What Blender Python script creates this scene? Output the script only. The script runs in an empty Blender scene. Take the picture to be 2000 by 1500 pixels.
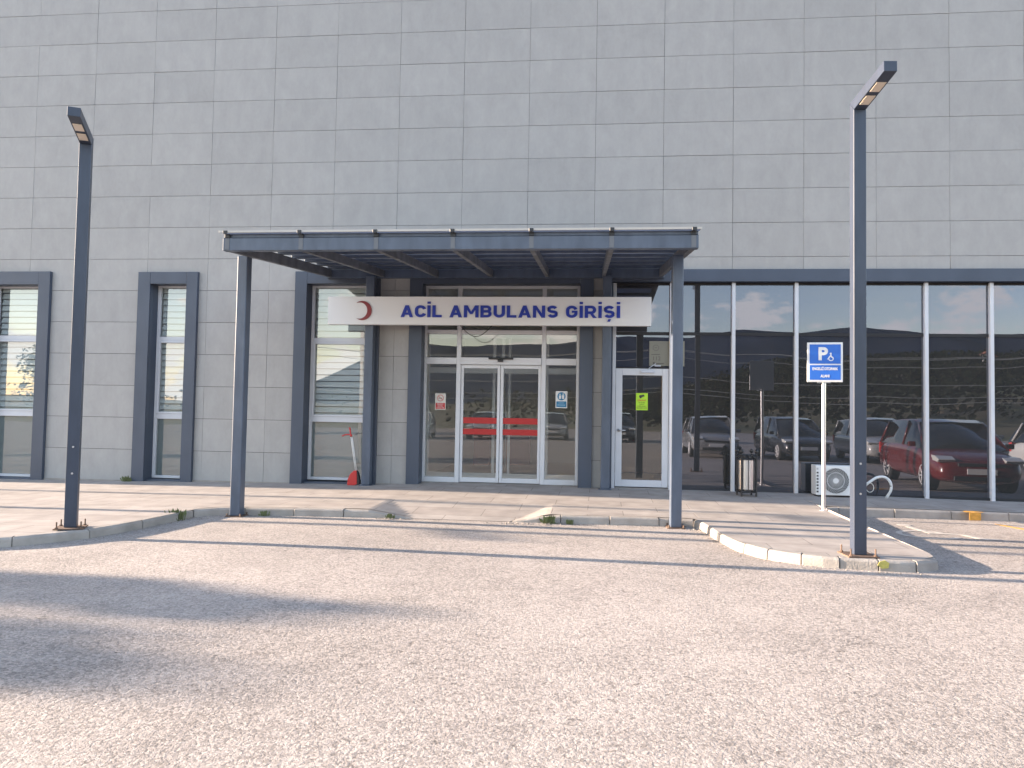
import bpy, bmesh, math, random
from mathutils import Vector, Matrix, noise
R = math.radians
random.seed(7)
sc = bpy.context.scene
C = sc.collection

# ------------------------------------------------------------------ camera
CX, CY, CZ = 10.66, -12.80, 1.35
YAW, PIT, ROL, FPX = -.1002, .0385, .0175, 1408.0
f = Vector((math.sin(YAW)*math.cos(PIT), math.cos(YAW)*math.cos(PIT), math.sin(PIT)))
r = Vector((math.cos(YAW), -math.sin(YAW), 0)); u = r.cross(f)
r2 = r*math.cos(ROL)+u*math.sin(ROL); u2 = -r*math.sin(ROL)+u*math.cos(ROL)
cam = bpy.data.cameras.new('camera'); co = bpy.data.objects.new('camera', cam); C.objects.link(co)
cam.sensor_width = 36; cam.lens = FPX/2000*36; cam.clip_end = 20000; cam.clip_start = .05
M = Matrix((r2, u2, -f)).transposed().to_4x4(); M.translation = Vector((CX, CY, CZ)); co.matrix_world = M
sc.camera = co

# ------------------------------------------------------------------ light
SUN_EL, SUN_TRAVEL = 10.5, -3.2            # degrees; direction the light travels, measured from +X
ta = R(SUN_TRAVEL); el = R(SUN_EL)
ldir = Vector((math.cos(ta)*math.cos(el), math.sin(ta)*math.cos(el), -math.sin(el)))
sun = bpy.data.lights.new('sun', 'SUN'); sun.energy = 3.8; sun.angle = R(.5); sun.color = (1.0, .80, .62)
so = bpy.data.objects.new('sun', sun); C.objects.link(so)
so.rotation_euler = ldir.to_track_quat('-Z', 'Y').to_euler()
w = bpy.data.worlds.new('World'); sc.world = w; w.use_nodes = True
nt = w.node_tree; N = nt.nodes; L = nt.links
bg = N['Background']; bg.inputs[1].default_value = .11
sky = N.new('ShaderNodeTexSky'); sky.sky_type = 'NISHITA'; sky.sun_disc = False
sky.sun_elevation = el
sd = -ldir; sky.sun_rotation = math.atan2(sd.x, sd.y)
sky.air_density = 1.0; sky.dust_density = .35; sky.ozone_density = 1.0
tc = N.new('ShaderNodeTexCoord'); mp = N.new('ShaderNodeMapping'); mp.inputs['Scale'].default_value = (1, 1, 2.6)
mp.inputs['Location'].default_value = (.35, .1, .2)
L.new(tc.outputs['Generated'], mp.inputs[0])
n1 = N.new('ShaderNodeTexNoise'); n1.inputs['Scale'].default_value = 2.6; n1.inputs['Detail'].default_value = 9; n1.inputs['Roughness'].default_value = .55
L.new(mp.outputs[0], n1.inputs['Vector'])
cr = N.new('ShaderNodeValToRGB'); cr.color_ramp.elements[0].position = .47; cr.color_ramp.elements[1].position = .66
L.new(n1.outputs['Fac'], cr.inputs[0])
mx = N.new('ShaderNodeMix'); mx.data_type = 'RGBA'

tint = N.new('ShaderNodeMix'); tint.data_type = 'RGBA'; tint.blend_type = 'MULTIPLY'; tint.inputs['Factor'].default_value = 1; tint.inputs['B'].default_value = (1.08, .935, .94, 1)
L.new(sky.outputs[0], tint.inputs['A'])
L.new(cr.outputs[0], mx.inputs['Factor']); L.new(tint.outputs['Result'], mx.inputs['A']); 
ck = N.new('ShaderNodeMix'); ck.data_type = 'RGBA'; ck.blend_type = 'ADD'; ck.inputs['Factor'].default_value = 1; ck.inputs['B'].default_value = (.75, .74, .74, 1)
ck0 = N.new('ShaderNodeMix'); ck0.data_type = 'RGBA'; ck0.blend_type = 'MULTIPLY'; ck0.inputs['Factor'].default_value = 1; ck0.inputs['B'].default_value = (.95, .80, .70, 1)
L.new(sky.outputs[0], ck0.inputs['A']); L.new(ck0.outputs['Result'], ck.inputs['A']); L.new(ck.outputs['Result'], mx.inputs['B'])
# crisp cumulus low over the hills
mp2 = N.new('ShaderNodeMapping'); mp2.inputs['Scale'].default_value = (1, 1, 1.7); mp2.inputs['Location'].default_value = (1.3, .4, .0); L.new(tc.outputs['Generated'], mp2.inputs[0])
n2 = N.new('ShaderNodeTexNoise'); n2.inputs['Scale'].default_value = 7; n2.inputs['Detail'].default_value = 10; n2.inputs['Roughness'].default_value = .6; L.new(mp2.outputs[0], n2.inputs['Vector'])
sz = N.new('ShaderNodeSeparateXYZ'); L.new(tc.outputs['Generated'], sz.inputs[0])
bd = N.new('ShaderNodeMapRange'); bd.inputs[1].default_value = .05; bd.inputs[2].default_value = .30; bd.inputs[3].default_value = .06; bd.inputs[4].default_value = -.12; L.new(sz.outputs[2], bd.inputs[0])
ad = N.new('ShaderNodeMath'); ad.operation = 'ADD'; L.new(n2.outputs['Fac'], ad.inputs[0]); L.new(bd.outputs[0], ad.inputs[1])
# one bank of cumulus standing over the mountains south-east of the building
cdir = Vector((.415, -.90, .140)).normalized()
vd = N.new('ShaderNodeVectorMath'); vd.operation = 'SUBTRACT'; L.new(tc.outputs['Generated'], vd.inputs[0]); vd.inputs[1].default_value = cdir
vs_ = N.new('ShaderNodeVectorMath'); vs_.operation = 'MULTIPLY'; L.new(vd.outputs[0], vs_.inputs[0]); vs_.inputs[1].default_value = (1, 1, 1.9)
vl = N.new('ShaderNodeVectorMath'); vl.operation = 'LENGTH'; L.new(vs_.outputs[0], vl.inputs[0])
br_ = N.new('ShaderNodeMapRange'); br_.inputs[1].default_value = .0; br_.inputs[2].default_value = .26; br_.inputs[3].default_value = .17; br_.inputs[4].default_value = 0; L.new(vl.outputs['Value'], br_.inputs[0])
ad2 = N.new('ShaderNodeMath'); ad2.operation = 'ADD'; L.new(ad.outputs[0], ad2.inputs[0]); L.new(br_.outputs[0], ad2.inputs[1]); ad = ad2
r3 = N.new('ShaderNodeValToRGB'); r3.color_ramp.elements[0].position = .555; r3.color_ramp.elements[1].position = .60; L.new(ad.outputs[0], r3.inputs[0])
cc_ = N.new('ShaderNodeMix'); cc_.data_type = 'RGBA'; L.new(r3.outputs[0], cc_.inputs['Factor']); L.new(mx.outputs['Result'], cc_.inputs['A']); cc_.inputs['B'].default_value = (4.6, 4.3, 3.9, 1)
L.new(cc_.outputs['Result'], bg.inputs[0])
sc.view_settings.view_transform = 'Standard'; sc.view_settings.look = 'None'
sc.view_settings.exposure = 2.85; sc.view_settings.gamma = 1
sc.render.engine = 'CYCLES'

# ------------------------------------------------------------------ materials
def mat(name, col, rough=.6, metal=0, spec=.5, var=0, vscale=5, bump=0, bscale=60, var2=None, vdetail=4, stretch=None, coat=0):
    m = bpy.data.materials.new(name); m.use_nodes = True
    nt = m.node_tree; N = nt.nodes; L = nt.links; b = N['Principled BSDF']
    b.inputs['Base Color'].default_value = (*col, 1); b.inputs['Roughness'].default_value = rough
    b.inputs['Metallic'].default_value = metal; b.inputs['Specular IOR Level'].default_value = spec
    b.inputs['Coat Weight'].default_value = coat
    if var or bump:
        tc = N.new('ShaderNodeTexCoord'); vec = tc.outputs['Object']
        if stretch:
            mp = N.new('ShaderNodeMapping'); mp.inputs['Scale'].default_value = stretch; L.new(vec, mp.inputs[0]); vec = mp.outputs[0]
    if var:
        n = N.new('ShaderNodeTexNoise'); n.inputs['Scale'].default_value = vscale; n.inputs['Detail'].default_value = vdetail
        L.new(vec, n.inputs['Vector'])
        mr = N.new('ShaderNodeMapRange'); mr.inputs[1].default_value = .3; mr.inputs[2].default_value = .7
        L.new(n.outputs['Fac'], mr.inputs[0])
        mx = N.new('ShaderNodeMix'); mx.data_type = 'RGBA'; L.new(mr.outputs[0], mx.inputs['Factor'])
        c2 = var2 or tuple(c*(1-var) for c in col)
        mx.inputs['A'].default_value = (*col, 1); mx.inputs['B'].default_value = (*c2, 1)
        L.new(mx.outputs['Result'], b.inputs['Base Color'])
        m2 = N.new('ShaderNodeMapRange'); m2.inputs[3].default_value = max(0, rough-.08); m2.inputs[4].default_value = min(1, rough+.12)
        L.new(n.outputs['Fac'], m2.inputs[0]); L.new(m2.outputs[0], b.inputs['Roughness'])
    if bump:
        n = N.new('ShaderNodeTexNoise'); n.inputs['Scale'].default_value = bscale; n.inputs['Detail'].default_value = 3
        L.new(vec, n.inputs['Vector'])
        bp = N.new('ShaderNodeBump'); bp.inputs['Strength'].default_value = bump; bp.inputs['Distance'].default_value = .01
        L.new(n.outputs['Fac'], bp.inputs['Height']); L.new(bp.outputs[0], b.inputs['Normal'])
    return m

def mth(N, L, op, a, b=None):
    n = N.new('ShaderNodeMath'); n.operation = op
    for i, v in enumerate((a, b)):
        if v is None: continue
        if isinstance(v, (int, float)): n.inputs[i].default_value = v
        else: L.new(v, n.inputs[i])
    return n.outputs[0]

def panel_mat():
    m = bpy.data.materials.new('porcelain_cladding'); m.use_nodes = True
    N = m.node_tree.nodes; L = m.node_tree.links; b = N['Principled BSDF']; b.inputs['Roughness'].default_value = .62
    tc = N.new('ShaderNodeTexCoord'); sp = N.new('ShaderNodeSeparateXYZ'); L.new(tc.outputs['Object'], sp.inputs[0])
    ix = mth(N, L, 'FLOOR', mth(N, L, 'DIVIDE', sp.outputs[0], 1.2)); iz = mth(N, L, 'FLOOR', mth(N, L, 'DIVIDE', mth(N, L, 'ADD', sp.outputs[2], .08), .6))
    cb = N.new('ShaderNodeCombineXYZ'); L.new(ix, cb.inputs[0]); L.new(iz, cb.inputs[2])
    wn = N.new('ShaderNodeTexWhiteNoise'); L.new(cb.outputs[0], wn.inputs[0])
    # each panel shows its own piece of the stone print
    va = N.new('ShaderNodeVectorMath'); va.operation = 'MULTIPLY_ADD'; L.new(wn.outputs['Color'], va.inputs[0]); va.inputs[1].default_value = (40, 40, 40); L.new(tc.outputs['Object'], va.inputs[2])
    mp = N.new('ShaderNodeMapping'); mp.inputs['Scale'].default_value = (1.6, 1, .9); L.new(va.outputs[0], mp.inputs[0])
    n = N.new('ShaderNodeTexNoise'); n.inputs['Scale'].default_value = 2.6; n.inputs['Detail'].default_value = 7; n.inputs['Roughness'].default_value = .6; n.inputs['Distortion'].default_value = .4
    L.new(mp.outputs[0], n.inputs['Vector'])
    n2 = N.new('ShaderNodeTexNoise'); n2.inputs['Scale'].default_value = 14; n2.inputs['Detail'].default_value = 5; L.new(mp.outputs[0], n2.inputs['Vector'])
    v = mth(N, L, 'ADD', mth(N, L, 'MULTIPLY', n.outputs['Fac'], .75), mth(N, L, 'MULTIPLY', n2.outputs['Fac'], .25))
    v = mth(N, L, 'ADD', v, mth(N, L, 'MULTIPLY', mth(N, L, 'SUBTRACT', wn.outputs['Value'], .5), .14))
    ms = N.new('ShaderNodeMapping'); ms.inputs['Scale'].default_value = (5, 1, .35); L.new(tc.outputs['Object'], ms.inputs[0])
    n4 = N.new('ShaderNodeTexNoise'); n4.inputs['Scale'].default_value = 1.5; n4.inputs['Detail'].default_value = 6; L.new(ms.outputs[0], n4.inputs['Vector'])
    v = mth(N, L, 'ADD', v, mth(N, L, 'MULTIPLY', mth(N, L, 'SUBTRACT', n4.outputs['Fac'], .5), .22))
    ramp = N.new('ShaderNodeValToRGB'); e = ramp.color_ramp.elements
    e[0].position = .28; e[0].color = (.300, .292, .282, 1); e[1].position = .72; e[1].color = (.365, .355, .342, 1)
    L.new(v, ramp.inputs[0]); L.new(ramp.outputs[0], b.inputs['Base Color'])
    return m

def asphalt_mat():
    m = bpy.data.materials.new('worn_chip_seal'); m.use_nodes = True
    N = m.node_tree.nodes; L = m.node_tree.links; b = N['Principled BSDF']; b.inputs['Roughness'].default_value = .9; b.inputs['Specular IOR Level'].default_value = .2
    tc = N.new('ShaderNodeTexCoord'); vec = tc.outputs['Object']
    def noise_(s, d=4, rgh=.5):
        n = N.new('ShaderNodeTexNoise'); n.inputs['Scale'].default_value = s; n.inputs['Detail'].default_value = d; n.inputs['Roughness'].default_value = rgh; L.new(vec, n.inputs['Vector']); return n.outputs['Fac']
    ds = N.new('ShaderNodeTexNoise'); ds.inputs['Scale'].default_value = 35; ds.inputs['Detail'].default_value = 2; L.new(vec, ds.inputs['Vector'])
    dv = N.new('ShaderNodeVectorMath'); dv.operation = 'MULTIPLY_ADD'; L.new(ds.outputs['Color'], dv.inputs[0]); dv.inputs[1].default_value = (.035, .035, .035); L.new(vec, dv.inputs[2])
    vo = N.new('ShaderNodeTexVoronoi'); vo.inputs['Scale'].default_value = 66; L.new(dv.outputs[0], vo.inputs['Vector'])
    big = noise_(.5, 5); mid = noise_(4, 5, .6); fine = noise_(95, 4, .65); lump = noise_(38, 5, .7); wear = noise_(1.6, 6, .65)
    stone = N.new('ShaderNodeSeparateColor'); L.new(vo.outputs['Color'], stone.inputs[0])
    v = mth(N, L, 'ADD', mth(N, L, 'MULTIPLY', stone.outputs[0], .28), mth(N, L, 'MULTIPLY', big, .30))
    v = mth(N, L, 'ADD', v, mth(N, L, 'MULTIPLY', mid, .20)); v = mth(N, L, 'ADD', v, mth(N, L, 'MULTIPLY', fine, .25))
    ramp = N.new('ShaderNodeValToRGB'); e = ramp.color_ramp.elements
    e[0].position = .28; e[0].color = (.165, .149, .137, 1); e[1].position = .66; e[1].color = (.425, .38, .348, 1)
    L.new(v, ramp.inputs[0])
    hole = N.new('ShaderNodeMapRange'); hole.inputs[1].default_value = .585; hole.inputs[2].default_value = .66; L.new(noise_(26, 5, .75), hole.inputs[0])
    wr = N.new('ShaderNodeMapRange'); wr.inputs[1].default_value = .40; wr.inputs[2].default_value = .62; wr.inputs[3].default_value = .25; wr.inputs[4].default_value = 1; L.new(wear, wr.inputs[0])
    pit = mth(N, L, 'MULTIPLY', hole.outputs[0], wr.outputs[0])
    mx = N.new('ShaderNodeMix'); mx.data_type = 'RGBA'; L.new(mth(N, L, 'MULTIPLY', pit, .9), mx.inputs['Factor']); L.new(ramp.outputs[0], mx.inputs['A']); mx.inputs['B'].default_value = (.11, .10, .095, 1)
    L.new(mx.outputs['Result'], b.inputs['Base Color'])
    h = mth(N, L, 'SUBTRACT', mth(N, L, 'MULTIPLY', fine, .7), mth(N, L, 'MULTIPLY', vo.outputs['Distance'], .35))
    h = mth(N, L, 'ADD', h, mth(N, L, 'MULTIPLY', lump, 1.1)); h = mth(N, L, 'SUBTRACT', h, mth(N, L, 'MULTIPLY', pit, .7))
    bp = N.new('ShaderNodeBump'); bp.inputs['Strength'].default_value = .85; bp.inputs['Distance'].default_value = .010
    L.new(h, bp.inputs['Height']); L.new(bp.outputs[0], b.inputs['Normal'])
    return m

def paving_mat():
    m = bpy.data.materials.new('stone_paving'); m.use_nodes = True
    N = m.node_tree.nodes; L = m.node_tree.links; b = N['Principled BSDF']; b.inputs['Roughness'].default_value = .8; b.inputs['Specular IOR Level'].default_value = .25
    tc = N.new('ShaderNodeTexCoord'); mp = N.new('ShaderNodeMapping'); L.new(tc.outputs['Object'], mp.inputs[0]); mp.inputs['Rotation'].default_value = (0, 0, R(1.2))
    br = N.new('ShaderNodeTexBrick'); L.new(mp.outputs[0], br.inputs['Vector'])
    br.inputs['Scale'].default_value = 1; br.inputs['Brick Width'].default_value = .98; br.inputs['Row Height'].default_value = .44
    br.inputs['Mortar Size'].default_value = .006; br.inputs['Mortar Smooth'].default_value = .3; br.inputs['Bias'].default_value = 0
    br.inputs['Color1'].default_value = (.325, .29, .265, 1); br.inputs['Color2'].default_value = (.36, .325, .298, 1); br.inputs['Mortar'].default_value = (.20, .18, .165, 1)
    n = N.new('ShaderNodeTexNoise'); n.inputs['Scale'].default_value = 3; n.inputs['Detail'].default_value = 8; L.new(tc.outputs['Object'], n.inputs['Vector'])
    mr = N.new('ShaderNodeMapRange'); mr.inputs[1].default_value = .3; mr.inputs[2].default_value = .7; mr.inputs[3].default_value = .80; mr.inputs[4].default_value = 1.12; L.new(n.outputs['Fac'], mr.inputs[0])
    mx = N.new('ShaderNodeMix'); mx.data_type = 'RGBA'; mx.blend_type = 'MULTIPLY'; mx.inputs['Factor'].default_value = 1; L.new(br.outputs['Color'], mx.inputs['A']); L.new(mr.outputs[0], mx.inputs['B'])
    L.new(mx.outputs['Result'], b.inputs['Base Color'])
    bp = N.new('ShaderNodeBump'); bp.inputs['Strength'].default_value = .6; bp.inputs['Distance'].default_value = .004
    n3 = N.new('ShaderNodeTexNoise'); n3.inputs['Scale'].default_value = 40; n3.inputs['Detail'].default_value = 4; L.new(tc.outputs['Object'], n3.inputs['Vector'])
    L.new(mth(N, L, 'SUBTRACT', mth(N, L, 'MULTIPLY', n3.outputs['Fac'], .5), br.outputs['Fac']), bp.inputs['Height']); L.new(bp.outputs[0], b.inputs['Normal'])
    return m

def glass_mat(name, trans, refl, wob=0, veil=.03, tintr=(1, 1, 1)):
    m = bpy.data.materials.new(name); m.use_nodes = True
    N = m.node_tree.nodes; L = m.node_tree.links; N.remove(N['Principled BSDF']); out = N['Material Output']
    t = N.new('ShaderNodeBsdfTransparent'); t.inputs[0].default_value = (*trans, 1)
    g = N.new('ShaderNodeBsdfGlossy'); g.inputs['Roughness'].default_value = 0; g.inputs['Color'].default_value = (*tintr, 1)
    lw = N.new('ShaderNodeLayerWeight'); lw.inputs[0].default_value = .35
    mr = N.new('ShaderNodeMapRange'); mr.inputs[3].default_value = refl; mr.inputs[4].default_value = min(1, refl+.7)
    L.new(lw.outputs['Fresnel'], mr.inputs[0])
    if wob:
        tc = N.new('ShaderNodeTexCoord'); n = N.new('ShaderNodeTexNoise'); n.inputs['Scale'].default_value = 1.1; n.inputs['Detail'].default_value = 0
        L.new(tc.outputs['Object'], n.inputs['Vector'])
        bp = N.new('ShaderNodeBump'); bp.inputs['Strength'].default_value = 1; bp.inputs['Distance'].default_value = wob; L.new(n.outputs['Fac'], bp.inputs['Height'])
        L.new(bp.outputs[0], g.inputs['Normal'])
    ge = N.new('ShaderNodeNewGeometry'); inv = mth(N, L, 'SUBTRACT', 1, ge.outputs['Backfacing'])
    mx = N.new('ShaderNodeMixShader'); L.new(mth(N, L, 'MULTIPLY', mr.outputs[0], inv), mx.inputs[0]); L.new(t.outputs[0], mx.inputs[1]); L.new(g.outputs[0], mx.inputs[2])
    df = N.new('ShaderNodeBsdfDiffuse'); df.inputs[0].default_value = (.55, .54, .52, 1)  # thin dust film, also a pale haze that lifts the dark panes
    m2 = N.new('ShaderNodeMixShader'); L.new(mth(N, L, 'MULTIPLY', inv, veil), m2.inputs[0]); L.new(mx.outputs[0], m2.inputs[1]); L.new(df.outputs[0], m2.inputs[2])
    L.new(m2.outputs[0], out.inputs[0]); return m

def sheet_mat():
    m = bpy.data.materials.new('translucent_roof_sheet'); m.use_nodes = True; N = m.node_tree.nodes; L = m.node_tree.links
    b = N['Principled BSDF']; b.inputs['Base Color'].default_value = (.10, .12, .16, 1); b.inputs['Roughness'].default_value = .4
    t = N.new('ShaderNodeBsdfTranslucent'); t.inputs[0].default_value = (.50, .58, .72, 1); mx = N.new('ShaderNodeMixShader'); mx.inputs[0].default_value = .42
    L.new(b.outputs[0], mx.inputs[1]); L.new(t.outputs[0], mx.inputs[2]); L.new(mx.outputs[0], N['Material Output'].inputs[0]); return m
ROOFM = sheet_mat()
PANEL = panel_mat(); ROAD = asphalt_mat(); PAVE = paving_mat()
DARK = mat('slate_grey_metal', (.056, .072, .106), .42, var=.16, vscale=3, stretch=(1, 1, .5))
STEEL = mat('grey_painted_steel', (.086, .110, .155), .34, var=.30, vscale=4, vdetail=7, stretch=(2, 2, .6), bump=.05, bscale=30)
LAMPM = mat('dark_painted_steel', (.040, .052, .080), .36, var=.25, vscale=5, stretch=(2, 2, .5))
ALU = mat('white_aluminium', (.60, .61, .64), .35, var=.06, vscale=4)
SILV = mat('silver_aluminium', (.50, .53, .60), .35, metal=.2)
VOID = mat('dark_joint_backing', (.03, .03, .032), .9)  # near-black backing behind the panel gaps, reused for other dark parts
INNER = mat('interior_paint', (.72, .71, .68), .8)
IFLOOR = mat('interior_floor', (.45, .43, .40), .4)
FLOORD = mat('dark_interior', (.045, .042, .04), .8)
BLACK = mat('black_plastic', (.02, .02, .022), .45)
RUBBER = mat('rubber', (.02, .02, .02), .8)
GL_D = glass_mat('dark_mirror_glass', (.12, .12, .12), .115, .0016, tintr=(.72, .77, .95), veil=.06)
GL_W = glass_mat('window_glass', (.92, .94, .94), .13, .0014, veil=.03)
GL_E = glass_mat('entrance_glass', (.93, .94, .93), .095, .001, veil=.06)
BLIND = mat('white_blind', (.62, .64, .62), .7)
FROST = mat('frosted_film', (.20, .235, .235), .5, spec=.3)
KERB = mat('concrete_kerb', (.34, .31, .28), .85, var=.28, vscale=5, bump=.5, bscale=45, vdetail=7)
SIGNW = mat('sign_face', (.72, .735, .74), .35)
BLUE = mat('sign_blue', (.020, .045, .34), .4)
DRED = mat('crescent_red', (.22, .025, .032), .35)
RED = mat('red_plastic', (.50, .03, .028), .4)
REDF = mat('red_film', (.40, .012, .012), .4)
WHITE = mat('white_plastic', (.70, .70, .69), .4)
CHROME = mat('brushed_steel', (.55, .54, .54), .32, metal=.9, var=.15, vscale=12, stretch=(6, 6, .4))
GALV = mat('galvanised_steel', (.62, .62, .64), .28, metal=.9)
SBLUE = mat('road_sign_blue', (.02, .13, .52), .4)
LIME = mat('lime_paper', (.42, .68, .04), .7)
LED = mat('led_lens', (.66, .58, .48), .25)
RUST = mat('rusty_steel', (.16, .10, .07), .8, var=.4, vscale=20)
PAPER = mat('paper', (.62, .60, .54), .7)
GREEN = mat('weed_leaf', (.13, .15, .055), .7, var=.4, vscale=9)
LEAF = mat('tree_leaf', (.055, .085, .022), .7, var=.5, vscale=1.2)
BARK = mat('bark', (.12, .09, .07), .9, var=.4, vscale=12)

# ------------------------------------------------------------------ helpers
RAFT = mat('weathered_lit_steel', (.135, .145, .16), .55, var=.45, vscale=5, vdetail=7)  # weathered steel, toned paler than the posts so the rafters look lit
class MB:
    def __init__(s): s.bm = bmesh.new()
    def box(s, x0, x1, y0, y1, z0, z1):
        v = [s.bm.verts.new((x, y, z)) for x in (x0, x1) for y in (y0, y1) for z in (z0, z1)]
        for q in ((0, 1, 3, 2), (4, 6, 7, 5), (0, 4, 5, 1), (2, 3, 7, 6), (0, 2, 6, 4), (1, 5, 7, 3)): s.bm.faces.new([v[i] for i in q])
        return s
    def hexa(s, P):      # 8 corners: bottom 4 ccw, top 4 ccw
        v = [s.bm.verts.new(p) for p in P]
        for q in ((3, 2, 1, 0), (4, 5, 6, 7), (0, 1, 5, 4), (1, 2, 6, 5), (2, 3, 7, 6), (3, 0, 4, 7)): s.bm.faces.new([v[i] for i in q])
        return s
    def prism(s, pts, axis, a, b):   # polygon extruded along axis from a to b
        def mk(p, t):
            return {'x': (t, p[0], p[1]), 'y': (p[0], t, p[1]), 'z': (p[0], p[1], t)}[axis]
        A = [s.bm.verts.new(mk(p, a)) for p in pts]; B = [s.bm.verts.new(mk(p, b)) for p in pts]
        s.bm.faces.new(A); s.bm.faces.new(B[::-1]); n = len(pts)
        for i in range(n): s.bm.faces.new([A[i], B[i], B[(i+1) % n], A[(i+1) % n]])
        return s
    def tube(s, path, rad, n=8, rads=None, caps=True):
        path = [Vector(p) for p in path]; rings = []
        up = None
        for i, p in enumerate(path):
            d = (path[min(i+1, len(path)-1)]-path[max(i-1, 0)]).normalized()
            if up is None:
                up = Vector((0, 0, 1)) if abs(d.z) < .9 else Vector((1, 0, 0))
            a = d.cross(up).normalized(); bb = d.cross(a).normalized(); up = -bb if False else a.cross(d)
            rr = rads[i] if rads else rad
            rings.append([s.bm.verts.new(p+a*rr*math.cos(2*math.pi*k/n)+bb*rr*math.sin(2*math.pi*k/n)) for k in range(n)])
        for A, B in zip(rings, rings[1:]):
            for k in range(n): s.bm.faces.new([A[k], A[(k+1) % n], B[(k+1) % n], B[k]])
        if caps: s.bm.faces.new(rings[0][::-1]); s.bm.faces.new(rings[-1])
        return s
    def cyl(s, c, axis, r, a, b, n=24, r2=None):
        e = {'x': Vector((1, 0, 0)), 'y': Vector((0, 1, 0)), 'z': Vector((0, 0, 1))}[axis]
        c = Vector(c)
        return s.tube([c+e*a, c+e*b], r, n, rads=[r, r2 if r2 is not None else r])
    def ball(s, c, r, seg=10):
        bmesh.ops.create_uvsphere(s.bm, u_segments=seg, v_segments=max(6, seg//2+2), radius=r, matrix=Matrix.Translation(c)); return s
    def xform(s, m): bmesh.ops.transform(s.bm, matrix=m, verts=s.bm.verts[:]); return s
    def build(s, name, m, parent=None, bevel=0, smooth=False, seg=1):
        bmesh.ops.recalc_face_normals(s.bm, faces=s.bm.faces[:])
        me = bpy.data.meshes.new(name); s.bm.to_mesh(me); s.bm.free()
        for mm in (m if isinstance(m, (list, tuple)) else [m]): me.materials.append(mm)
        o = bpy.data.objects.new(name, me); C.objects.link(o)
        if smooth:
            me.shade_smooth()
        if bevel:
            b = o.modifiers.new('bevel', 'BEVEL'); b.width = bevel; b.segments = seg; b.limit_method = 'ANGLE'; b.angle_limit = R(40)
        if parent: o.parent = parent
        return o

def islands(mb):
    bm = mb.bm; seen = set(); out = []
    for v in bm.verts:
        if v in seen: continue
        st = [v]; seen.add(v); grp = []
        while st:
            q = st.pop(); grp.append(q)
            for e in q.link_edges:
                o = e.other_vert(q)
                if o not in seen: seen.add(o); st.append(o)
        out.append(grp)
    res = []
    for g in out:
        n = MB(); mp = {v: n.bm.verts.new(v.co) for v in g}; fs = set(f for v in g for f in v.link_faces)
        for f in fs: n.bm.faces.new([mp[v] for v in f.verts])
        res.append(n)
    bm.free(); return res
def split_build(mb, name, m, parent=None, **k): return [q.build(name, m, parent, **k) for q in islands(mb)]
def tag(o, label=None, cat=None, group=None, kind=None):
    if label: o['label'] = label
    if cat: o['category'] = cat
    if group: o['group'] = group
    if kind: o['kind'] = kind
    return o
def thing(name, loc=(0, 0, 0), rz=0, label=None, cat=None, group=None):
    o = bpy.data.objects.new(name, None); C.objects.link(o); o.location = loc; o.rotation_euler = (0, 0, rz); o.empty_display_size = .2
    return tag(o, label, cat, group)
def copy_tree(o, parent=None):
    c = o.copy(); C.objects.link(c)
    if parent: c.parent = parent
    for ch in [x for x in bpy.data.objects if x.parent == o]: copy_tree(ch, c)
    return c
def soft_box(mb, x0, x1, y0, y1, z0, z1): return mb.box(x0, x1, y0, y1, z0, z1)
def text_mesh(name, body, size, loc, m, parent, off=0.0, sx=1.0, depth=.0008, center=True, rot=None):
    c = bpy.data.curves.new('t', 'FONT'); c.body = body; c.size = size; c.offset = off; c.extrude = depth
    c.align_x = 'CENTER' if center else 'LEFT'
    t = bpy.data.objects.new('t', c); C.objects.link(t); dg = bpy.context.evaluated_depsgraph_get()
    me = bpy.data.meshes.new_from_object(t.evaluated_get(dg)); bpy.data.objects.remove(t)
    me.materials.clear(); me.materials.append(m); me.name = name
    me.transform(Matrix.Diagonal((sx, 1, 1, 1))); me.transform(Matrix.Rotation(math.pi/2, 4, 'X'))
    o = bpy.data.objects.new(name, me); C.objects.link(o); o.location = loc; o.parent = parent
    return o

# ------------------------------------------------------------------ ground
def sl(x): return -.013*max(0, min(7.5-x, 16))
def sst(a, b, x):
    t = max(0, min(1, (x-a)/(b-a))); return t*t*(3-2*t)
def rz(x, y=0): return -.13+sl(x)
def pz(x, y):
    z = sl(x)+.045*sst(6.5, 8.5, x)*(1-sst(14, 18, x))*(1-min(1, max(0, -y/1.8)))
    z -= .028*sst(.6, 2.9, -y)
    # dropped kerb in front of the sliding doors
    d = max(0, min(1.0, (-y-1.93)/1.18))
    if 7.72 < x < 10.2: z -= .098*min(d, (x-7.72)/.66, (10.2-x)/.46)
    return z
KL = [(-14, -6.15), (3.2, -6.12), (4.1, -5.98), (4.75, -5.66), (5.12, -5.18), (5.28, -4.6), (5.33, -4.0), (5.40, -3.42), (5.55, -3.22), (5.9, -3.13), (7.72, -3.10), (8.36, -3.10)]
KR = [(9.72, -3.10), (10.22, -3.07), (11.9, -3.02), (12.12, -3.04), (12.20, -3.3), (12.27, -4.2), (12.36, -4.68), (12.52, -5.02), (12.78, -5.24), (13.1, -5.36), (13.6, -5.44), (13.95, -5.42), (14.17, -5.22), (14.24, -4.9), (14.22, -3.6), (14.17, -2.4), (14.13, -1.62), (14.3, -1.47), (14.9, -1.45), (30, -1.6)]
def yfront(x):
    P = KL if x < 9 else KR
    ys = []
    for (x0, y0), (x1, y1) in zip(P, P[1:]):
        if min(x0, x1) <= x <= max(x0, x1) and abs(x1-x0) > 1e-6: ys.append(y0+(y1-y0)*(x-x0)/(x1-x0))
    return min(ys) if ys else -3.10
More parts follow.
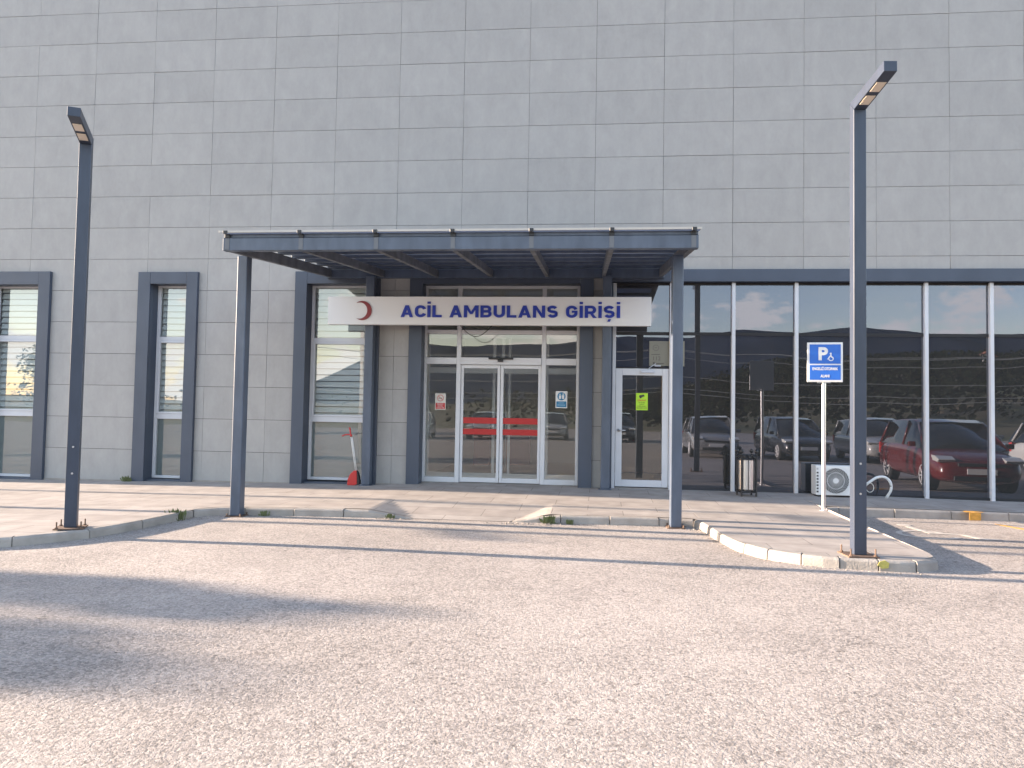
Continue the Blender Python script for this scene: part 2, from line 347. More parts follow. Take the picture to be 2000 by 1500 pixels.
# road sheet out to the horizon, fine near the camera
def grid(xs, ys, zf, name, m):
    bm = bmesh.new(); V = [[bm.verts.new((x, y, zf(x, y))) for y in ys] for x in xs]
    for i in range(len(xs)-1):
        for j in range(len(ys)-1): bm.faces.new([V[i][j], V[i+1][j], V[i+1][j+1], V[i][j+1]])
    me = bpy.data.meshes.new(name); bm.to_mesh(me); bm.free(); me.materials.append(m)
    o = bpy.data.objects.new(name, me); C.objects.link(o); return o
xs = [-3000, -400, -60, -20]+[-12+i for i in range(0, 40)]+[40, 100, 500, 3000]
ys = [-3000, -600, -100, -40]+[-20+i for i in range(0, 21)]+[3, 20, 200, 3000]
rd = grid(xs, ys, lambda x, y: rz(x)-(.0 if y < 1 else .05), 'road', ROAD); tag(rd, kind='structure')
# pavement
cols = sorted(set([-14+i*.5 for i in range(0, 36)]+[3.5+i*.06 for i in range(0, 182)]+[14.4+i*.4 for i in range(0, 40)]+[5.301, 5.33, 5.36, 5.40, 12.14, 12.17, 12.2, 14.13, 14.16, 14.19, 14.21]))
bm = bmesh.new(); prev = None; NR = 26
for x in cols:
    yf = yfront(x); 
    if x < 8.36 or 9.72 < x: yf += .10
    if x > 14.23: yf = max(yf, -1.38)
    col = [bm.verts.new((x, yf+(0.35-yf)*j/NR, pz(x, yf+(0.35-yf)*j/NR))) for j in range(NR+1)]
    if prev:
        for j in range(NR): bm.faces.new([prev[j], col[j], col[j+1], prev[j+1]])
    prev = col
me = bpy.data.meshes.new('pavement'); bm.to_mesh(me); bm.free(); me.materials.append(PAVE)
pv = bpy.data.objects.new('pavement', me); C.objects.link(pv); tag(pv, kind='structure')
def resample(P, step):
    out = [Vector(P[0])]; rem = step
    for a, b in zip(P, P[1:]):
        a = Vector(a); b = Vector(b); d = (b-a).length; t = 0
        while d-t >= rem: t += rem; out.append(a+(b-a)*t/d); rem = step
        rem -= d-t
    out.append(Vector(P[-1])); return out
def kerb(P, stone, name):
    K = MB(); fine = resample(P, .05); n = int(stone/.05); i = 0
    rnd = random.Random(3)
    while i < len(fine)-2:
        seg = fine[i:i+n+1] if stone > .3 else fine[i:i+n+1]
        if len(seg) < 2: break
        jz = rnd.uniform(-.004, .004); jo = rnd.uniform(-.006, .006)
        rows = []
        for k in (0, len(seg)//2, len(seg)-1):
            p = seg[k]; q0 = seg[max(0, k-1)]; q1 = seg[min(len(seg)-1, k+1)]
            t = (q1-q0).normalized(); nn = Vector((-t.y, t.x))     # towards the building side
            g = .004 if k == 0 else (-.004 if k == len(seg)-1 else 0)
            p = p+t*g+nn*jo
            o = p; inn = p+nn*.125
            zt = max(pz(o.x, o.y+.1), rz(o.x)+.004)-.002+(jz if o.x < 14.1 else -.004); zb = rz(o.x)-.06
            rows.append([(o.x-nn.x*.012, o.y-nn.y*.012, zb), (inn.x, inn.y, zb), (inn.x, inn.y, zt), (o.x+nn.x*.02, o.y+nn.y*.02, zt), (o.x-nn.x*.002, o.y-nn.y*.002, zt-.018)])
        vs = [[K.bm.verts.new(c) for c in rw] for rw in rows]
        for A, B in zip(vs, vs[1:]):
            for j in range(5): K.bm.faces.new([A[j], A[(j+1) % 5], B[(j+1) % 5], B[j]])
        K.bm.faces.new(vs[0]); K.bm.faces.new(vs[-1][::-1]); i += n
    return tag(K.build(name, KERB, bevel=.006), kind='structure')
kerb(KL[:8], .75, 'kerb'); kerb(KL[7:], .72, 'kerb'); kerb(KR[:4], .7, 'kerb'); kerb(KR[3:15], .38, 'kerb'); kerb(KR[14:], .8, 'kerb')

# ------------------------------------------------------------------ hospital building
bld = thing('hospital_building', (0, 0, 0), 0, 'large hospital building clad in grey stone panels with dark framed windows', 'building')
OPEN = [(-1.10, .477, -.2, 3.876), (2.265, 3.44, -.2, 3.862), (5.333, 6.93, -.2, 3.866), (7.491, 10.80, -.2, 3.876), (10.97, 25, -.2, 3.886), (-6.2, -4.6, -.2, 3.87)]
def subtract(rects, o):
    out = []
    for (a, b, c, d) in rects:
        x0, x1, z0, z1 = max(a, o[0]), min(b, o[1]), max(c, o[2]), min(d, o[3])
        if x0 >= x1 or z0 >= z1: out.append((a, b, c, d)); continue
        if c < z0: out.append((a, b, c, z0))
        if z1 < d: out.append((a, b, z1, d))
        if a < x0: out.append((a, x0, z0, z1))
        if x1 < b: out.append((x1, b, z0, z1))
    return [q for q in out if q[1]-q[0] > .012 and q[3]-q[2] > .012]
XL, XR, ZT = -10.2, 25.2, 12.7
W = MB(); rnd = random.Random(11); G = .0032
for c in range(-8, 21):
    for rr in range(-8, 16):
        x0, x1 = c*1.2, c*1.2+1.2; z1 = 8.92-.6*rr; z0 = z1-.6
        x0 = max(x0, XL); x1 = min(x1, XR); z1 = min(z1, ZT); z0 = max(z0, -.15)
        if x1-x0 < .02 or z1-z0 < .02: continue
        dx = rnd.uniform(-.0012, .0012); dy = rnd.uniform(-.0015, .0015); tx = rnd.uniform(-.0022, .0022); tz = rnd.uniform(-.0008, .0008)
        cell = [(x0+G*.7+dx, x1-G*.7+dx, z0+G, z1-G)]
        for o in OPEN: cell = subtract(cell, o)
        for (a, b, cc, d) in cell:
            yy = lambda x, z: dy+tx*(x-(x0+x1)/2)/.6+tz*(z-(z0+z1)/2)/.3
            W.hexa([(a, yy(a, cc), cc), (b, yy(b, cc), cc), (b, .02, cc), (a, .02, cc), (a, yy(a, d), d), (b, yy(b, d), d), (b, .02, d), (a, .02, d)])
W.build('stone_cladding', PANEL, bld)
B = MB(); rs = [(XL, XR, -.15, ZT)]
for o in OPEN: rs = subtract(rs, (o[0]+.05, o[1]-.05, o[2], o[3]-.05))
for (a, b, c, d) in rs: B.box(a, b, .026, .30, c, d)
B.build('backing_wall', VOID, bld)
S = MB(); S.box(XL-.002, XL+.2, .301, 22, -.15, ZT); S.box(XR-.2, XR+.002, .301, 22, -.15, ZT); S.box(XL, XR, 21.8, 22, -.15, ZT)
S.build('side_wall', PANEL, bld)
S = MB(); S.box(XL+.2, XR-.2, .31, 21.79, ZT-.3, ZT-.05); S.build('roof', VOID, bld)
S = MB(); S.box(XL-.04, XR+.04, -.05, .34, ZT+.002, ZT+.06); S.build('roof_coping', DARK, bld)
S = MB(); S.box(XL+.2, XR-.2, .31, 21.7, 3.95, 4.15); S.build('ceiling', INNER, bld)
S = MB(); S.box(XL+.2, 11.1, .301, 21.7, -.18, -.0); S.box(11.1, XR-.2, .301, 21.7, -.18, -.003); S.build('interior_floor', IFLOOR, bld)
S = MB(); S.box(XL+.2, 7.3, 4.6, 4.7, 0, 3.94); S.box(7.28, 7.40, .31, 6.6, 0, 3.94); S.box(7.4, 10.9, 6.6, 6.7, 0, 3.94); S.box(10.85, 10.96, .31, 6.6, 0, 3.94); S.build('partition_wall', INNER, bld)
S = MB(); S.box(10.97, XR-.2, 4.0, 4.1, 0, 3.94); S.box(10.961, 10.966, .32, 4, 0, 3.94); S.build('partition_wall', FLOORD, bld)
# aluminium flashing where the cladding meets the ground
S = MB()
for a, b in ((XL, -6.2), (-4.6, -1.1), (.48, 2.264), (3.441, 5.332), (6.93, 7.49)): S.box(a, b, -.018, .0-.004, sl((a+b)/2)-.05, sl((a+b)/2)+.022)
split_build(S, 'plinth_strip', KERB, bld)

def surround(x0, x1, z1, wl, wr, wt, y0, yin, z0=-.15, sill=True, name='window_surround'):
    m = MB()
    m.box(x0, x0+wl, y0, .0, z0, z1); m.box(x1-wr, x1, y0, 0, z0, z1); m.box(x0+wl+.0015, x1-wr-.0015, y0+.002, 0, z1-wt, z1)
    # reveals
    m.box(x0+wl-.03, x0+wl-.0, .001, yin, z0, z1-wt+.01); m.box(x1-wr, x1-wr+.03, .001, yin, z0, z1-wt+.01); m.box(x0+wl+.001, x1-wr-.001, .001, yin, z1-wt+.003, z1-wt+.03)
    if sill: m.box(x0+wl+.001, x1-wr-.001, .0, yin, z0, sl(x0)+.035)
    return m.build(name, DARK, bld, bevel=.003)
def window(x0, x1, z0, z1, blind=True):
    Y = .20
    fr = MB(); t = .055
    fr.box(x0, x0+t, Y, Y+.06, z0, z1); fr.box(x1-t, x1, Y, Y+.06, z0, z1)
    for a, b in ((z0, z0+.05), (1.10, 1.20), (2.585, 2.67), (z1-.06, z1)): fr.box(x0+t+.001, x1-t-.001, Y+.002, Y+.058, a, b)
    F = fr.build('window_frame', ALU, bld, bevel=.004)
    s2 = MB(); q = .035
    for a, b in ((1.201, 2.584), ):
        s2.box(x0+t+.001, x0+t+q, Y-.012, Y+.03, a, b); s2.box(x1-t-q, x1-t-.001, Y-.012, Y+.03, a, b)
        s2.box(x0+t+q+.001, x1-t-q-.001, Y-.010, Y+.03, a, a+q); s2.box(x0+t+q+.001, x1-t-q-.001, Y-.010, Y+.03, b-q, b)
    s2.build('sash', ALU, F, bevel=.003)
    for a, b, m in ((z0+.05, 1.10, GL_W), (1.2, 2.585, GL_W), (2.67, z1-.06, GL_W)):
        g = MB(); g.box(x0+t-.01, x1-t+.01, Y+.034, Y+.042, a-.01, b+.01); g.build('pane', m, F)
    g = MB(); g.box(x0+t+.004, x1-t-.004, Y+.062, Y+.068, z0+.05, 1.12); g.build('frosted_film', FROST, F)
    bl = MB(); n = 0; z = 1.16
    while z < z1-.1:
        bl.hexa([(x0+.05, Y+.085, z), (x1-.05, Y+.085, z), (x1-.05, Y+.10, z+.004), (x0+.05, Y+.10, z+.004), (x0+.05, Y+.115, z+.102), (x1-.05, Y+.115, z+.102), (x1-.05, Y+.13, z+.100), (x0+.05, Y+.13, z+.100)])
        z += .118
    bl.build('window_blind', BLIND, bld)
surround(-1.10, .477, 3.876, .25, .235, .25, -.07, .26); window(-.85, .245, .03-.10, 3.66)
surround(2.265, 3.44, 3.862, .24, .215, .225, -.07, .26); window(2.505, 3.225, .03-.05, 3.665)
surround(5.333, 6.93, 3.866, .225, .23, .225, -.07, .26); window(5.56, 6.70, .03, 3.67)
surround(-6.2, -4.6, 3.87, .235, .235, .24, -.07, .26); window(-5.96, -4.84, -.08, 3.66)
surround(7.491, 10.802, 3.876, .235, .235, .235, -.07, .30, sill=False, name='doorway_surround')
# narrow right-hand jamb and long fascia of the glazed front
m = MB(); m.box(10.97, 11.145, -.07, .12, -.15, 3.668); m.build('glazing_jamb', DARK, bld, bevel=.003)
m = MB(); m.box(10.97, 25, -.08, .10, 3.672, 3.888); m.build('glazing_fascia', DARK, bld, bevel=.003)
m = MB(); m.box(10.972, 25, .101, .3, 3.60, 3.94); m.build('glazing_header', VOID, bld)

# --- sliding entrance
Y = .22; Z0 = .05
ent = MB()
for a, b in ((7.722, 7.765), (8.325, 8.405), (9.882, 9.962), (10.512, 10.562)): ent.box(a, b, Y-.01, Y+.09, Z0, 3.655)
for a, b in ((7.767, 8.323), (8.407, 9.88), (9.964, 10.51)):
    for z0, z1 in ((3.60, 3.655), (2.76, 2.835), (2.205, 2.325)): ent.box(a, b, Y-.008, Y+.088, z0, z1)
for a, b in ((7.767, 8.323), (9.964, 10.51)): ent.box(a, b, Y-.008, Y+.088, Z0, Z0+.095)
ent.box(8.407, 9.88, Y-.03, Y-.009, 2.20, 2.33)
ef = ent.build('entrance_frame', ALU, bld, bevel=.004)
for a, b in ((7.76, 8.33), (8.40, 9.885), (9.957, 10.515)):
    for z0, z1 in ((2.83, 3.605), (2.32, 2.765)):
        g = MB(); g.box(a, b, Y+.04, Y+.048, z0, z1); g.build('pane', GL_E, ef)
for a, b in ((7.76, 8.33), (9.957, 10.515)):
    g = MB(); g.box(a, b, Y+.04, Y+.048, Z0+.09, 2.21); g.build('pane', GL_E, ef)
m = MB(); m.box(7.73, 10.56, Y-.06, .5, -.05, Z0-.002); m.build('threshold', KERB, bld)
def slider(x0, x1):
    m = MB(); t = .05; y0 = Y+.012; y1 = Y+.055
    m.box(x0, x0+t, y0, y1, Z0+.01, 2.195); m.box(x1-t, x1, y0, y1, Z0+.01, 2.195)
    m.box(x0+t+.001, x1-t-.001, y0+.001, y1-.001, Z0+.01, Z0+.095); m.box(x0+t+.001, x1-t-.001, y0+.001, y1-.001, 2.135, 2.195)
    d = m.build('sliding_door', ALU, bld, bevel=.003)
    g = MB(); g.box(x0+t-.005, x1-t+.005, Y+.03, Y+.038, Z0+.09, 2.14); g.build('pane', GL_E, d)
    for za, zb in ((1.125, 1.235), (.925, 1.03)):
        s = MB(); s.box(x0+t, x1-t, Y+.026, Y+.0275, za, zb); s.build('red_stripe', REDF, d)
slider(8.41, 9.132); slider(9.142, 9.878)
m = MB(); m.box(8.92, 9.37, Y-.075, Y-.031, 2.295, 2.328); m.box(9.09, 9.19, Y-.11, Y-.04, 2.25, 2.294); m.build('door_sensor', BLACK, bld, bevel=.008, seg=2)
# vestibule: inner pair of sliding doors
m = MB(); yi = 1.75
for a, b in ((7.42, 7.50), (8.05, 8.13), (8.80, 8.86), (8.98, 9.04), (9.12, 9.17), (9.86, 9.94), (10.75, 10.84)): m.box(a, b, yi, yi+.07, .0, 2.9)
for z0, z1 in ((.0, .10), (2.12, 2.24), (2.84, 2.92)): m.box(7.43, 10.83, yi+.002, yi+.068, z0, z1)
m.build('inner_door_frame', mat('brightened_inner_frame', (.82, .82, .82), .4), bld, bevel=.004)  # whiter than the outer frames, standing in for light inside the lobby
m = MB(); m.cyl((8.90+.06, 1.70, 0), 'z', .02, .15, 2.0, 12); m.cyl((9.09, 1.70, 0), 'z', .02, .15, 2.0, 12); split_build(m, 'inner_door_handle', CHROME, bld, smooth=True)
m = MB(); m.box(7.9, 8.3, 5.2, 5.6, 0, 1.2); m.box(8.5, 9.3, 5.4, 5.9, 0, .95); split_build(m, 'reception_counter', mat('counter', (.30, .10, .08), .5), bld, bevel=.01)

# --- single side door and the glazed front
fr = MB(); Yg = .06
MU = [13.23, 14.29, 15.35, 16.42, 17.465, 18.52, 19.58, 20.64, 21.7, 22.76, 23.82]
fr.box(11.147, 11.205, Yg-.05, Yg+.06, -.0, 3.665)
for x in [12.165]+MU: fr.box(x-.03, x+.03, Yg-.055, Yg+.05, -.03, 3.668)
cf = fr.build('curtain_wall_frame', ALU, bld, bevel=.004)
fr = MB(); fr.box(11.206, 12.134, Yg-.02, Yg+.04, 2.155, 2.175)
e = [12.195]+MU+[24.95]
for a, b in [(11.206, 12.134)]+[(p+.031, q-.031) for p, q in zip([12.165]+MU, MU+[24.98])]:
    fr.box(a, b, Yg-.004, Yg+.04, 2.745, 2.80); fr.box(a, b, Yg-.006, Yg+.04, 3.63, 3.664)
    if a > 12: fr.box(a, b, Yg-.012, Yg+.04, -.03, .045)
split_build(fr, 'dark_transom', VOID, cf)
for a, b in [(11.20, 12.14)]+[(p+.02, q-.02) for p, q in zip([12.165]+MU, MU+[24.98])]:
    tl = rnd.uniform(-.0022, .0022); tu = rnd.uniform(-.0016, .0016)
    for z0, z1 in ((.03, 2.75), (2.795, 3.64)):
        if a < 12 and z0 < 1: z0 = 2.17
        g = MB(); tl2 = tl+rnd.uniform(-.0007, .0007); xm = (a+b)/2; zm = (z0+z1)/2
        P = [(x, Yg+.012+tl2*(x-xm)+tu*(z-zm)+dy, z) for z in (z0, z1) for (x, dy) in ((a, 0), (b, 0), (b, .008), (a, .008))]
        g.hexa(P); g.build('pane', GL_D, cf)
m = MB(); m.box(13.262, 14.258, Yg+.16, Yg+.19, 1.165, 1.195); m.build('push_rail', CHROME, bld)
dr = MB(); ya, yb = Yg-.03, Yg+.02
dr.box(11.212, 11.325, ya, yb, .075, 2.15); dr.box(12.02, 12.130, ya, yb, .075, 2.15)
dr.box(11.326, 12.019, ya+.001, yb-.001, .075, .195); dr.box(11.326, 12.019, ya+.001, yb-.001, 2.03, 2.15)
sdoor = dr.build('side_door', ALU, bld, bevel=.004)
g = MB(); g.box(11.32, 12.025, Yg-.006, Yg+.002, .19, 2.035); g.build('pane', GL_E, sdoor)
h = MB(); h.cyl((11.27, ya, 1.06), 'y', .026, -.012, 0, 16); h.tube([(11.27, ya-.012, 1.06), (11.27, ya-.055, 1.06), (11.29, ya-.06, 1.06), (11.385, ya-.06, 1.058)], .009, 8); h.build('handle', CHROME, sdoor, smooth=True)
h = MB(); h.box(11.65, 11.88, ya-.045, ya-.002, 2.075, 2.125); h.tube([(11.76, ya-.05, 2.13), (11.80, ya-.09, 2.17), (11.90, ya-.05, 2.235)], .008, 6); h.box(11.88, 11.99, ya-.03, ya-.002, 2.19, 2.21); h.build('door_closer', SILV, sdoor, bevel=.004)
m = MB(); m.box(11.206, 12.134, Yg-.06, .3, -.04, .06); m.build('side_door_threshold', KERB, bld)

# ------------------------------------------------------------------ entrance canopy
can = thing('entrance_canopy', (8.9, -3.1, 0), 0, 'slate blue steel canopy on four square posts over the ambulance entrance', 'canopy')
def cp(mb, name, m, **k):
    mb.xform(Matrix.Translation((-8.9, 3.1, 0))); return mb.build(name, m, can, **k)
X0, X1, YF, YR = 6.02, 11.96, -3.88, -.10
def zb(y): return 3.375+(y-YF)*.098            # underside of the rafters
xb = [X0+(X1-X0)*k/6 for k in range(7)]
for (x, y) in ((5.925, -3.24), (11.87, -3.12)):
    m = MB(); m.box(x-.072, x+.072, y-.075, y+.075, rz(x)+.012, zb(y)+.01); p = cp(m, 'post', STEEL, bevel=.012, seg=2)
    m = MB(); m.box(x-.115, x+.115, y-.115, y+.115, rz(x)-.01, rz(x)+.012)
    for sx in (-1, 1):
        for sy in (-1, 1): m.cyl((x+sx*.095, y+sy*.095, 0), 'z', .011, rz(x)+.01, rz(x)+.045, 8)
    cp(m, 'base_plate', RUST)
for (x, y) in ((6.81, -.19), (11.035, -.19)):
    m = MB(); m.box(x-.078, x+.078, y-.078, y+.078, pz(x, y)+.012, zb(y)+.01); cp(m, 'post', STEEL, bevel=.012, seg=2)
    m = MB(); m.box(x-.11, x+.11, y-.10, y+.11, pz(x, y)-.01, pz(x, y)+.012); cp(m, 'base_plate', STEEL)
m = MB(); m.box(X0-.06, X1+.06, YF-.05, YF+.05, 3.378, 3.54); cp(m, 'front_beam', STEEL, bevel=.004)
m = MB(); m.box(X0-.06, X1+.06, YR-.05, YR+.02, zb(YR)-.02, zb(YR)+.14); cp(m, 'rear_beam', STEEL, bevel=.004)
for i, x in enumerate(xb):
    m = MB(); hw = .032; a, b = YF+.051, YR-.052; h = .15 if i in (0, 6) else .125
    m.hexa([(x-hw, a, zb(a)), (x+hw, a, zb(a)), (x+hw, b, zb(b)), (x-hw, b, zb(b)), (x-hw, a, zb(a)+h), (x+hw, a, zb(a)+h), (x+hw, b, zb(b)+h), (x-hw, b, zb(b)+h)]); cp(m, 'rafter', RAFT, bevel=.003)
n = 8
for k in range(n):
    y = YF+(YR-YF)*k/(n-1); z = zb(y)+.158
    if k == 0: y += .0; z = 3.547
    m = MB(); m.box(X0-.058, X1+.058, y-.03, y+.03, z, z+.05); cp(m, 'purlin', STEEL, bevel=.003)
m = MB(); a, b = YF-.09, YR+.02; za, zc = 3.603, zb(YR)+.158+.056
m.hexa([(X0-.08, a, za), (X1+.08, a, za), (X1+.08, b, zc), (X0-.08, b, zc), (X0-.08, a, za+.012), (X1+.08, a, za+.012), (X1+.08, b, zc+.012), (X0-.08, b, zc+.012)]); cp(m, 'roof_sheet', ROOFM)
m = MB(); m.box(X0-.09, X1+.09, YF-.108, YF-.091, 3.597, 3.623); cp(m, 'edge_profile', mat('edge_alu', (.46, .44, .40), .5), bevel=.002)
for x in xb:
    m = MB(); x = min(max(x, X0-.04), X1+.04); m.box(x-.028, x+.028, YF-.122, YF-.109, 3.58, 3.622); m.box(x-.032, x+.032, YF-.06, YF-.035, 3.542, 3.593); m.box(x-.02, x+.02, YF-.10, YR, 0, .012) if False else None
    m.xform(Matrix.Translation((-8.9, 3.1, 0))); split_build(m, 'clamp', BLACK, can, bevel=.003)
    m = MB(); m.box(x-.028, x+.028, YF-.056, YF-.0515, 3.388, 3.535); cp(m, 'weld_plate', mat('primer', (.13, .14, .155), .6) if x == xb[0] else bpy.data.materials['primer'])

# ------------------------------------------------------------------ name sign box
sg = thing('entrance_sign', (8.93, -.33, 2.85), 0, 'long white sign box with crescent reading ACİL AMBULANS GİRİŞİ', 'sign')
def lp(mb, name, m, **k):
    mb.xform(Matrix.Translation((-8.93, .33, -2.85))); return mb.build(name, m, sg, **k)
m = MB(); m.box(6.085, 11.78, -.38, -.275, 2.853, 3.352); lp(m, 'sign_box', SIGNW, bevel=.004)
m = MB()
for x in (6.81, 11.03): m.box(x-.03, x+.03, -.2745, -.268, 2.9, 3.3)
m.xform(Matrix.Translation((-8.93, .33, -2.85))); split_build(m, 'bracket', STEEL, sg)
# crescent: opens to the left
cx, cz, ro = 6.716, 3.10, .172; m = MB(); cxi, ri = cx-.052, .146
a0 = math.acos(((cx-cxi)**2+ri**2-ro**2)/(2*(cx-cxi)*ri)) if abs(((cx-cxi)**2+ri**2-ro**2)/(2*(cx-cxi)*ri)) <= 1 else math.pi
# intersection angles
d = cx-cxi; xi = (d*d+ri*ri-ro*ro)/(2*d); hh = math.sqrt(max(1e-6, ri*ri-xi*xi)); ai = math.atan2(hh, xi); ao = math.atan2(hh, xi-d)
outer = [(cx+ro*math.cos(t), cz+ro*math.sin(t)) for t in [-ao+2*ao*k/40 for k in range(41)]]
inner = [(cxi+ri*math.cos(t), cz+ri*math.sin(t)) for t in [ai-2*ai*k/40 for k in range(41)]]
of = outer; nf = inner[::-1]
for k in range(40):
    P = [of[k], of[k+1], nf[k+1], nf[k]]
    if k in (0, 39): 
        P = [of[k], of[k+1], nf[k+1]] if k == 0 else [of[k], of[k+1], nf[k]]
    m.prism(P, 'y', -.3805, -.395)
bmesh.ops.remove_doubles(m.bm, verts=m.bm.verts[:], dist=.0001)
lp(m, 'crescent', DRED)
S_ = .215
def ribbon(pts, s=S_):
    h = s/2; n = len(pts); Lf, Rt = [], []
    P = [Vector(p) for p in pts]
    for i in range(n):
        if i == 0: d = (P[1]-P[0]).normalized(); nn = Vector((-d.y, d.x)); o = nn*h
        elif i == n-1: d = (P[-1]-P[-2]).normalized(); nn = Vector((-d.y, d.x)); o = nn*h
        else:
            d1 = (P[i]-P[i-1]).normalized(); d2 = (P[i+1]-P[i]).normalized(); n1_ = Vector((-d1.y, d1.x)); n2_ = Vector((-d2.y, d2.x)); o = (n1_+n2_); o = o/o.length; o = o*h/max(.5, o.dot(n1_))
        Lf.append(P[i]+o); Rt.append(P[i]-o)
    return [[tuple(Lf[i]), tuple(Lf[i+1]), tuple(Rt[i+1]), tuple(Rt[i])] for i in range(n-1)]
def arc(cx, cy, rx, ry, a0, a1, n=10): return [(cx+rx*math.cos(R(a0+(a1-a0)*k/n)), cy+ry*math.sin(R(a0+(a1-a0)*k/n))) for k in range(n+1)]
h_ = S_/2
def rect(a, b, c, d): return [[(a, c), (b, c), (b, d), (a, d)]]
Cc = ribbon(arc(.37, .63, .262, .262, 12, 180)+arc(.37, .37, .262, .262, 180, 348))
Sp = ribbon(arc(.345, .675, .235, .2175, 28, 180, 9)+arc(.345, .69, .235, .19, 180, 265, 6)+arc(.36, .31, .24, .19, 85, 0, 6)+arc(.36, .325, .24, .2175, 0, -155, 9))
GL = {
 'A': (.82, [[(0, 0), (.225, 0), (.515, 1), (.30, 1)], [(.595, 0), (.82, 0), (.52, 1), (.305, 1)], [(.2, .2), (.62, .2), (.57, .385), (.25, .385)]]),
 'C': (.70, Cc), 'İ': (.215, rect(0, .215, 0, 1)+rect(0, .215, 1.13, 1.31)), 'L': (.62, rect(0, .215, 0, 1)+rect(.2, .62, 0, .2)),
 'M': (.96, rect(0, .215, 0, 1)+rect(.745, .96, 0, 1)+[[(.02, 1), (.24, 1), (.57, .28), (.40, .28)], [(.72, 1), (.94, 1), (.56, .28), (.39, .28)]]),
 'B': (.73, rect(0, .215, 0, 1)+ribbon([(.1, h_)]+arc(.43, .31, .195, .31-h_, -90, 90, 8)+[(.1, .51)], .205)+ribbon([(.1, .5)]+arc(.42, .70, .175, .195, -90, 90, 8)+[(.1, 1-h_)], .205)),
 'U': (.74, ribbon([(h_, 1)]+arc(.37, .37, .2625, .2625, 180, 360, 12)+[(.74-h_, 1)])),
 'N': (.78, rect(0, .21, 0, 1)+rect(.57, .78, 0, 1)+[[(.02, 1), (.225, 1), (.76, 0), (.555, 0)]]),
 'S': (.70, Sp), 'Ş': (.70, Sp+[[(.30, -.09), (.47, -.09), (.40, -.30), (.24, -.30)]]),
 'G': (.74, Cc+rect(.37, .735, .42, .585)+rect(.535, .735, .30, .5)),
 'R': (.74, rect(0, .215, 0, 1)+ribbon([(.1, .43)]+arc(.42, .66, .195, .2325, -90, 90, 9)+[(.1, 1-h_)])+[[(.27, .45), (.47, .45), (.75, 0), (.515, 0)]]),
 ' ': (.27, [])}
txt = 'ACİL AMBULANS GİRİŞİ'; sp_ = .115
tot = sum(GL[c][0]+sp_ for c in txt)-sp_; hgt = .211; kx = (11.252-7.415)/tot
x = 7.415; lets = []
for c in txt:
    wd, polys = GL[c]
    if polys:
        m = MB()
        for i, P in enumerate(polys): m.prism([(x+p[0]*kx, 2.985+p[1]*hgt) for p in P], 'y', -.3805, -.394-.00025*i)
        lp(m, 'letter', BLUE)
    x += (wd+sp_)*kx

# cable loop hanging under the sign
m = MB(); m.tube([(8.47+.56*k/12, -.30, 2.85-.19*math.sin(math.pi*k/12)) for k in range(13)], .007, 6)
tag(m.build('hanging_cable', BLACK, smooth=True), 'thin black cable sagging below the white sign above the sliding doors', 'cable')

# ------------------------------------------------------------------ street lamps
def make_lamp(loc, rzz, height, length, tilt, label):
    t = thing('street_lamp', loc, rzz, label, 'street lamp', 'street lamps with a bent square head')
    w_, d_ = .0625, .05; b = height; tt = math.tan(R(tilt))
    m = MB(); m.hexa([(-w_, -d_, .014), (w_, -d_, .014), (w_, d_, .014), (-w_, d_, .014), (-w_, -d_, b-.10), (w_, -d_, b-.10), (w_, d_, b), (-w_, d_, b)])
    po = m.build('pole', LAMPM, t, bevel=.004, seg=2)
    m = MB(); y1 = -length
    m.hexa([(-w_, -d_-.0, b-.098), (w_, -d_, b-.098), (w_, d_, b+.002), (-w_, d_, b+.002), (-w_, y1, b-.10+tt*length), (w_, y1, b-.10+tt*length), (w_, y1+.002, b+.0+tt*length), (-w_, y1+.002, b+.0+tt*length)])
    hd = m.build('lamp_head', LAMPM, t, bevel=.003)
    for k in (0, 1):
        ya = -.14-k*.22; m = MB()
        z = lambda y: b-.098+(-y-.05)*(tt*length-.002)/(length-.05)
        m.hexa([(-.045, ya-.15, z(ya-.15)-.006), (.045, ya-.15, z(ya-.15)-.006), (.045, ya, z(ya)-.006), (-.045, ya, z(ya)-.006), (-.045, ya-.15, z(ya-.15)+.004), (.045, ya-.15, z(ya-.15)+.004), (.045, ya, z(ya)+.004), (-.045, ya, z(ya)+.004)])
        m.build('led_panel', LED, hd)
    m = MB(); m.box(-.15, .15, -.14, .14, 0, .012)
    bpl = m.build('base_plate', RUST, t)
    m = MB()
    for sx in (-.12, .12):
        for sy in (-.11, .11): m.cyl((sx, sy, 0), 'z', .008, .012, .085, 8); m.cyl((sx, sy, 0), 'z', .016, .012, .026, 6)
    m.build('anchor_bolt', RUST, t)
    m = MB()
    for z in (.62, .92): m.cyl((.0, -d_-.001, z), 'y', .011, -.006, 0, 10)
    split_build(m, 'hatch_screw', GALV, t)
    return t
l1 = make_lamp((4.885, -5.10, sl(4.88)-.02), R(26), 4.50, .68, 7, 'tall dark square street lamp beside the kerb left of the canopy')
l2 = make_lamp((13.415, -5.20, -.028), R(4), 4.62, .68, 8, 'tall dark square street lamp on the island right of the canopy')
for k, (x, y, a) in enumerate(((-9.5, -1.05, 0), (-14.5, -2.55, 10), (-6.5, -3.0, 20))):
    c = copy_tree(l1); c.location = (x, y, sl(x)); c.rotation_euler = (0, 0, R(a))
    c['label'] = ['square street lamp beyond the left edge whose shadow runs closest to the wall', 'farthest square street lamp beyond the left edge of the pavement', 'square street lamp just beyond the left edge of the pavement'][k]

